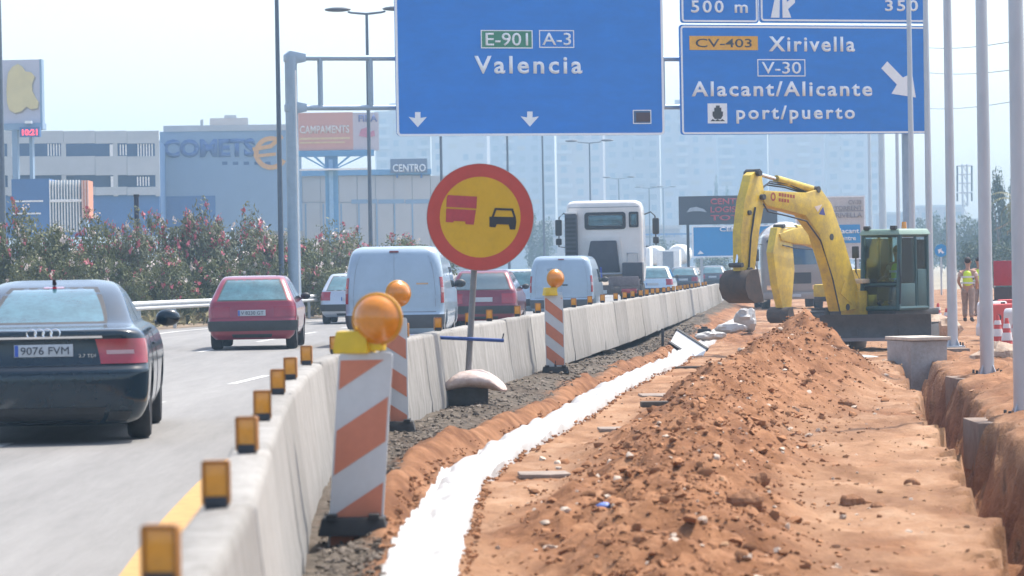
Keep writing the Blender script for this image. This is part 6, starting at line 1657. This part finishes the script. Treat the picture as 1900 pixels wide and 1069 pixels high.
# trees far right and treeline
M_tree = mat('tree_leaf', (.07, .105, .045), .6, c2=(.035, .06, .03), scale=.4, isl=.4, trans=.2)
tv = []
for k in range(3):
    P_, N_ = crown(4200, 40, 1, 1, 1, 300 + k, .34); me = leaf_mesh('crown', P_, N_, .13, M_tree, .6, 70 + k)
    g = MB().path([(0, 0, -.9), (.03, .02, -.3), (0, 0, .4), (.05, -.03, 1.1)], [.09, .07, .05, .02], 8)
    for q in range(6):
        a = q * 1.05; g.path([(0, 0, .1 + .1 * q), (.3 * math.cos(a), .3 * math.sin(a), .55 + .12 * q), (.6 * math.cos(a), .6 * math.sin(a), .9 + .12 * q)], [.035, .022, .008], 6)
    tv.append((me, g.mesh('trunk', M_stem)))
P_, N_ = crown(4200, 40, 1, 1, 1, 333, .24, shape=lambda c, r: c * np.array([1, 1, 1]) * (np.clip(1.05 - (c[:, 2:3] + 1) / 2, .08, 1)) ** np.array([[.9, .9, 0]]))
tv.append((leaf_mesh('crown', P_, N_, .12, M_tree, .45, 77), tv[0][1]))
def tree(label, px, ytop, ybase, d, wpx, var, name='tree'):
    zt = at(px, ytop, d).z; p = gx(px, d, 0); zb_ = at(px, ybase, d).z; w = wpx * d / FPX / 2; h = (zt - zb_) / 2.1
    T = thing(name, label, 'tree', (p.x, d, zb_), random.uniform(0, 6.28), 'trees at the right'); T.scale = (w, w, h)
    link('crown', tv[var][0], T); link('trunk', tv[var][1], T)
for a in [('tall dark cypress-like tree right of the second column', 1856, 292, 520, 250, 62, 3, 'cypress_tree'), ('slimmer dark conifer at the right edge', 1884, 312, 520, 270, 60, 3, 'cypress_tree'),
          ('round hazy tree below the power mast', 1785, 400, 505, 330, 70, 0), ('hazy tree left of the worker', 1748, 392, 500, 380, 52, 1), ('hazy bush-like tree above the excavator cab', 1712, 404, 505, 400, 60, 2),
          ('hazy tree behind the worker and the column', 1815, 430, 545, 210, 70, 1), ('low dark tree right of the worker', 1872, 440, 560, 200, 70, 0), ('pale bluish tree at the right edge', 1900, 385, 540, 230, 90, 2), ('broad green tree behind the dark cypress-like tree', 1850, 385, 530, 290, 90, 1),
          ('distant pointed tree above the dark billboard', 1331, 312, 480, 700, 22, 3, 'cypress_tree'), ('distant pointed tree beside it above the dark billboard', 1352, 330, 480, 700, 18, 3, 'cypress_tree'),
          ('hazy tree left of the truck cab', 1000, 400, 500, 420, 50, 0), ('hazy tree between truck cab and barrier end', 1240, 440, 505, 380, 60, 1), ('hazy green tree left of the round sign', 792, 452, 500, 300, 50, 2),
          ('hazy tree low behind the beige sign', 1620, 455, 520, 300, 60, 0), ('hazy tree beside the blue billboard leg', 1330, 470, 515, 330, 80, 2)]:
    tree(*a)
# palm at the right edge
p = gx(1892, 180, 0); T = thing('palm_tree', 'small palm with brown drooping fronds at the right edge', 'palm', (p.x, 180, -.3), 0, 'trees at the right')
zt = at(1892, 375, 180).z + .3
MB().path([(0, 0, 0), (.05, 0, zt * .5), (0, 0, zt)], [.22, .17, .16], 10).build('trunk', M_stem, T)
M_fr = mat('palm_frond', (.16, .16, .07), .6, isl=.35, trans=.2); M_frd = mat('dry_palm_frond', (.24, .16, .08), .8, isl=.3)
for q in range(22):
    a = q * 2.4; el = R(70 - 7 * q); L_ = 1.7; pts = []
    for t in np.linspace(0, 1, 7):
        pts.append(Vector((math.cos(a) * math.cos(el - t * 1.1) * L_ * t, math.sin(a) * math.cos(el - t * 1.1) * L_ * t, zt + math.sin(el - t * .8) * L_ * t)))
    g = MB()
    sd_ = Vector((-math.sin(a), math.cos(a), 0))
    for i in range(6):
        A, B_ = pts[i], pts[i + 1]
        for sg in (-1, 1):
            for f in (0, .5):
                b0 = A + (B_ - A) * f; b1 = A + (B_ - A) * (f + .35); tip = b1 + sd_ * sg * (.42 * (1 - (i / 7) ** 2)) + (B_ - A) * .6 - Vector((0, 0, .12)); g.add([b0, b1, tip], [(0, 1, 2)])
    g.path(pts, [.02, .018, .016, .014, .012, .01, .006], 5)
    g.build('frond', M_fr if q < 13 else M_frd, T, fix=False)
# dry grass tufts on the verge: uncountable
n = 5000; y = 70 + rngp.rand(n) * 75; x = E(y) - 1.0 - rngp.rand(n) * 2.5; z = road_z(y) + .1
P_ = np.stack([x, y, z + rngp.rand(n) * .25], -1)
stuff(tag(link('verge_grass', leaf_mesh('verge_grass', P_, np.tile([0, -1, .2], (n, 1)), .3, mat('dry_grass', (.26, .22, .10), .8, isl=.4), .25, 9)), 'dry grass and weeds along the foot of the hedge', 'grass'))

# ------------------------------------------------------------------ haze in the air
hz = MB().box((0, 520, 25.5), (640, 1200, 57.5))
mh = bpy.data.materials.new('haze'); mh.use_nodes = True
nt = mh.node_tree; nt.nodes.clear()
ov = nt.nodes.new('ShaderNodeOutputMaterial'); pv = nt.nodes.new('ShaderNodeVolumePrincipled')
pv.inputs['Color'].default_value = (.47, .70, .93, 1); pv.inputs['Density'].default_value = HAZE; pv.inputs['Anisotropy'].default_value = 0.25
nt.links.new(pv.outputs[0], ov.inputs['Volume'])
stuff(tag(hz.build('haze', mh, smooth=0), 'thin pale blue summer haze hanging in the air', 'haze'))
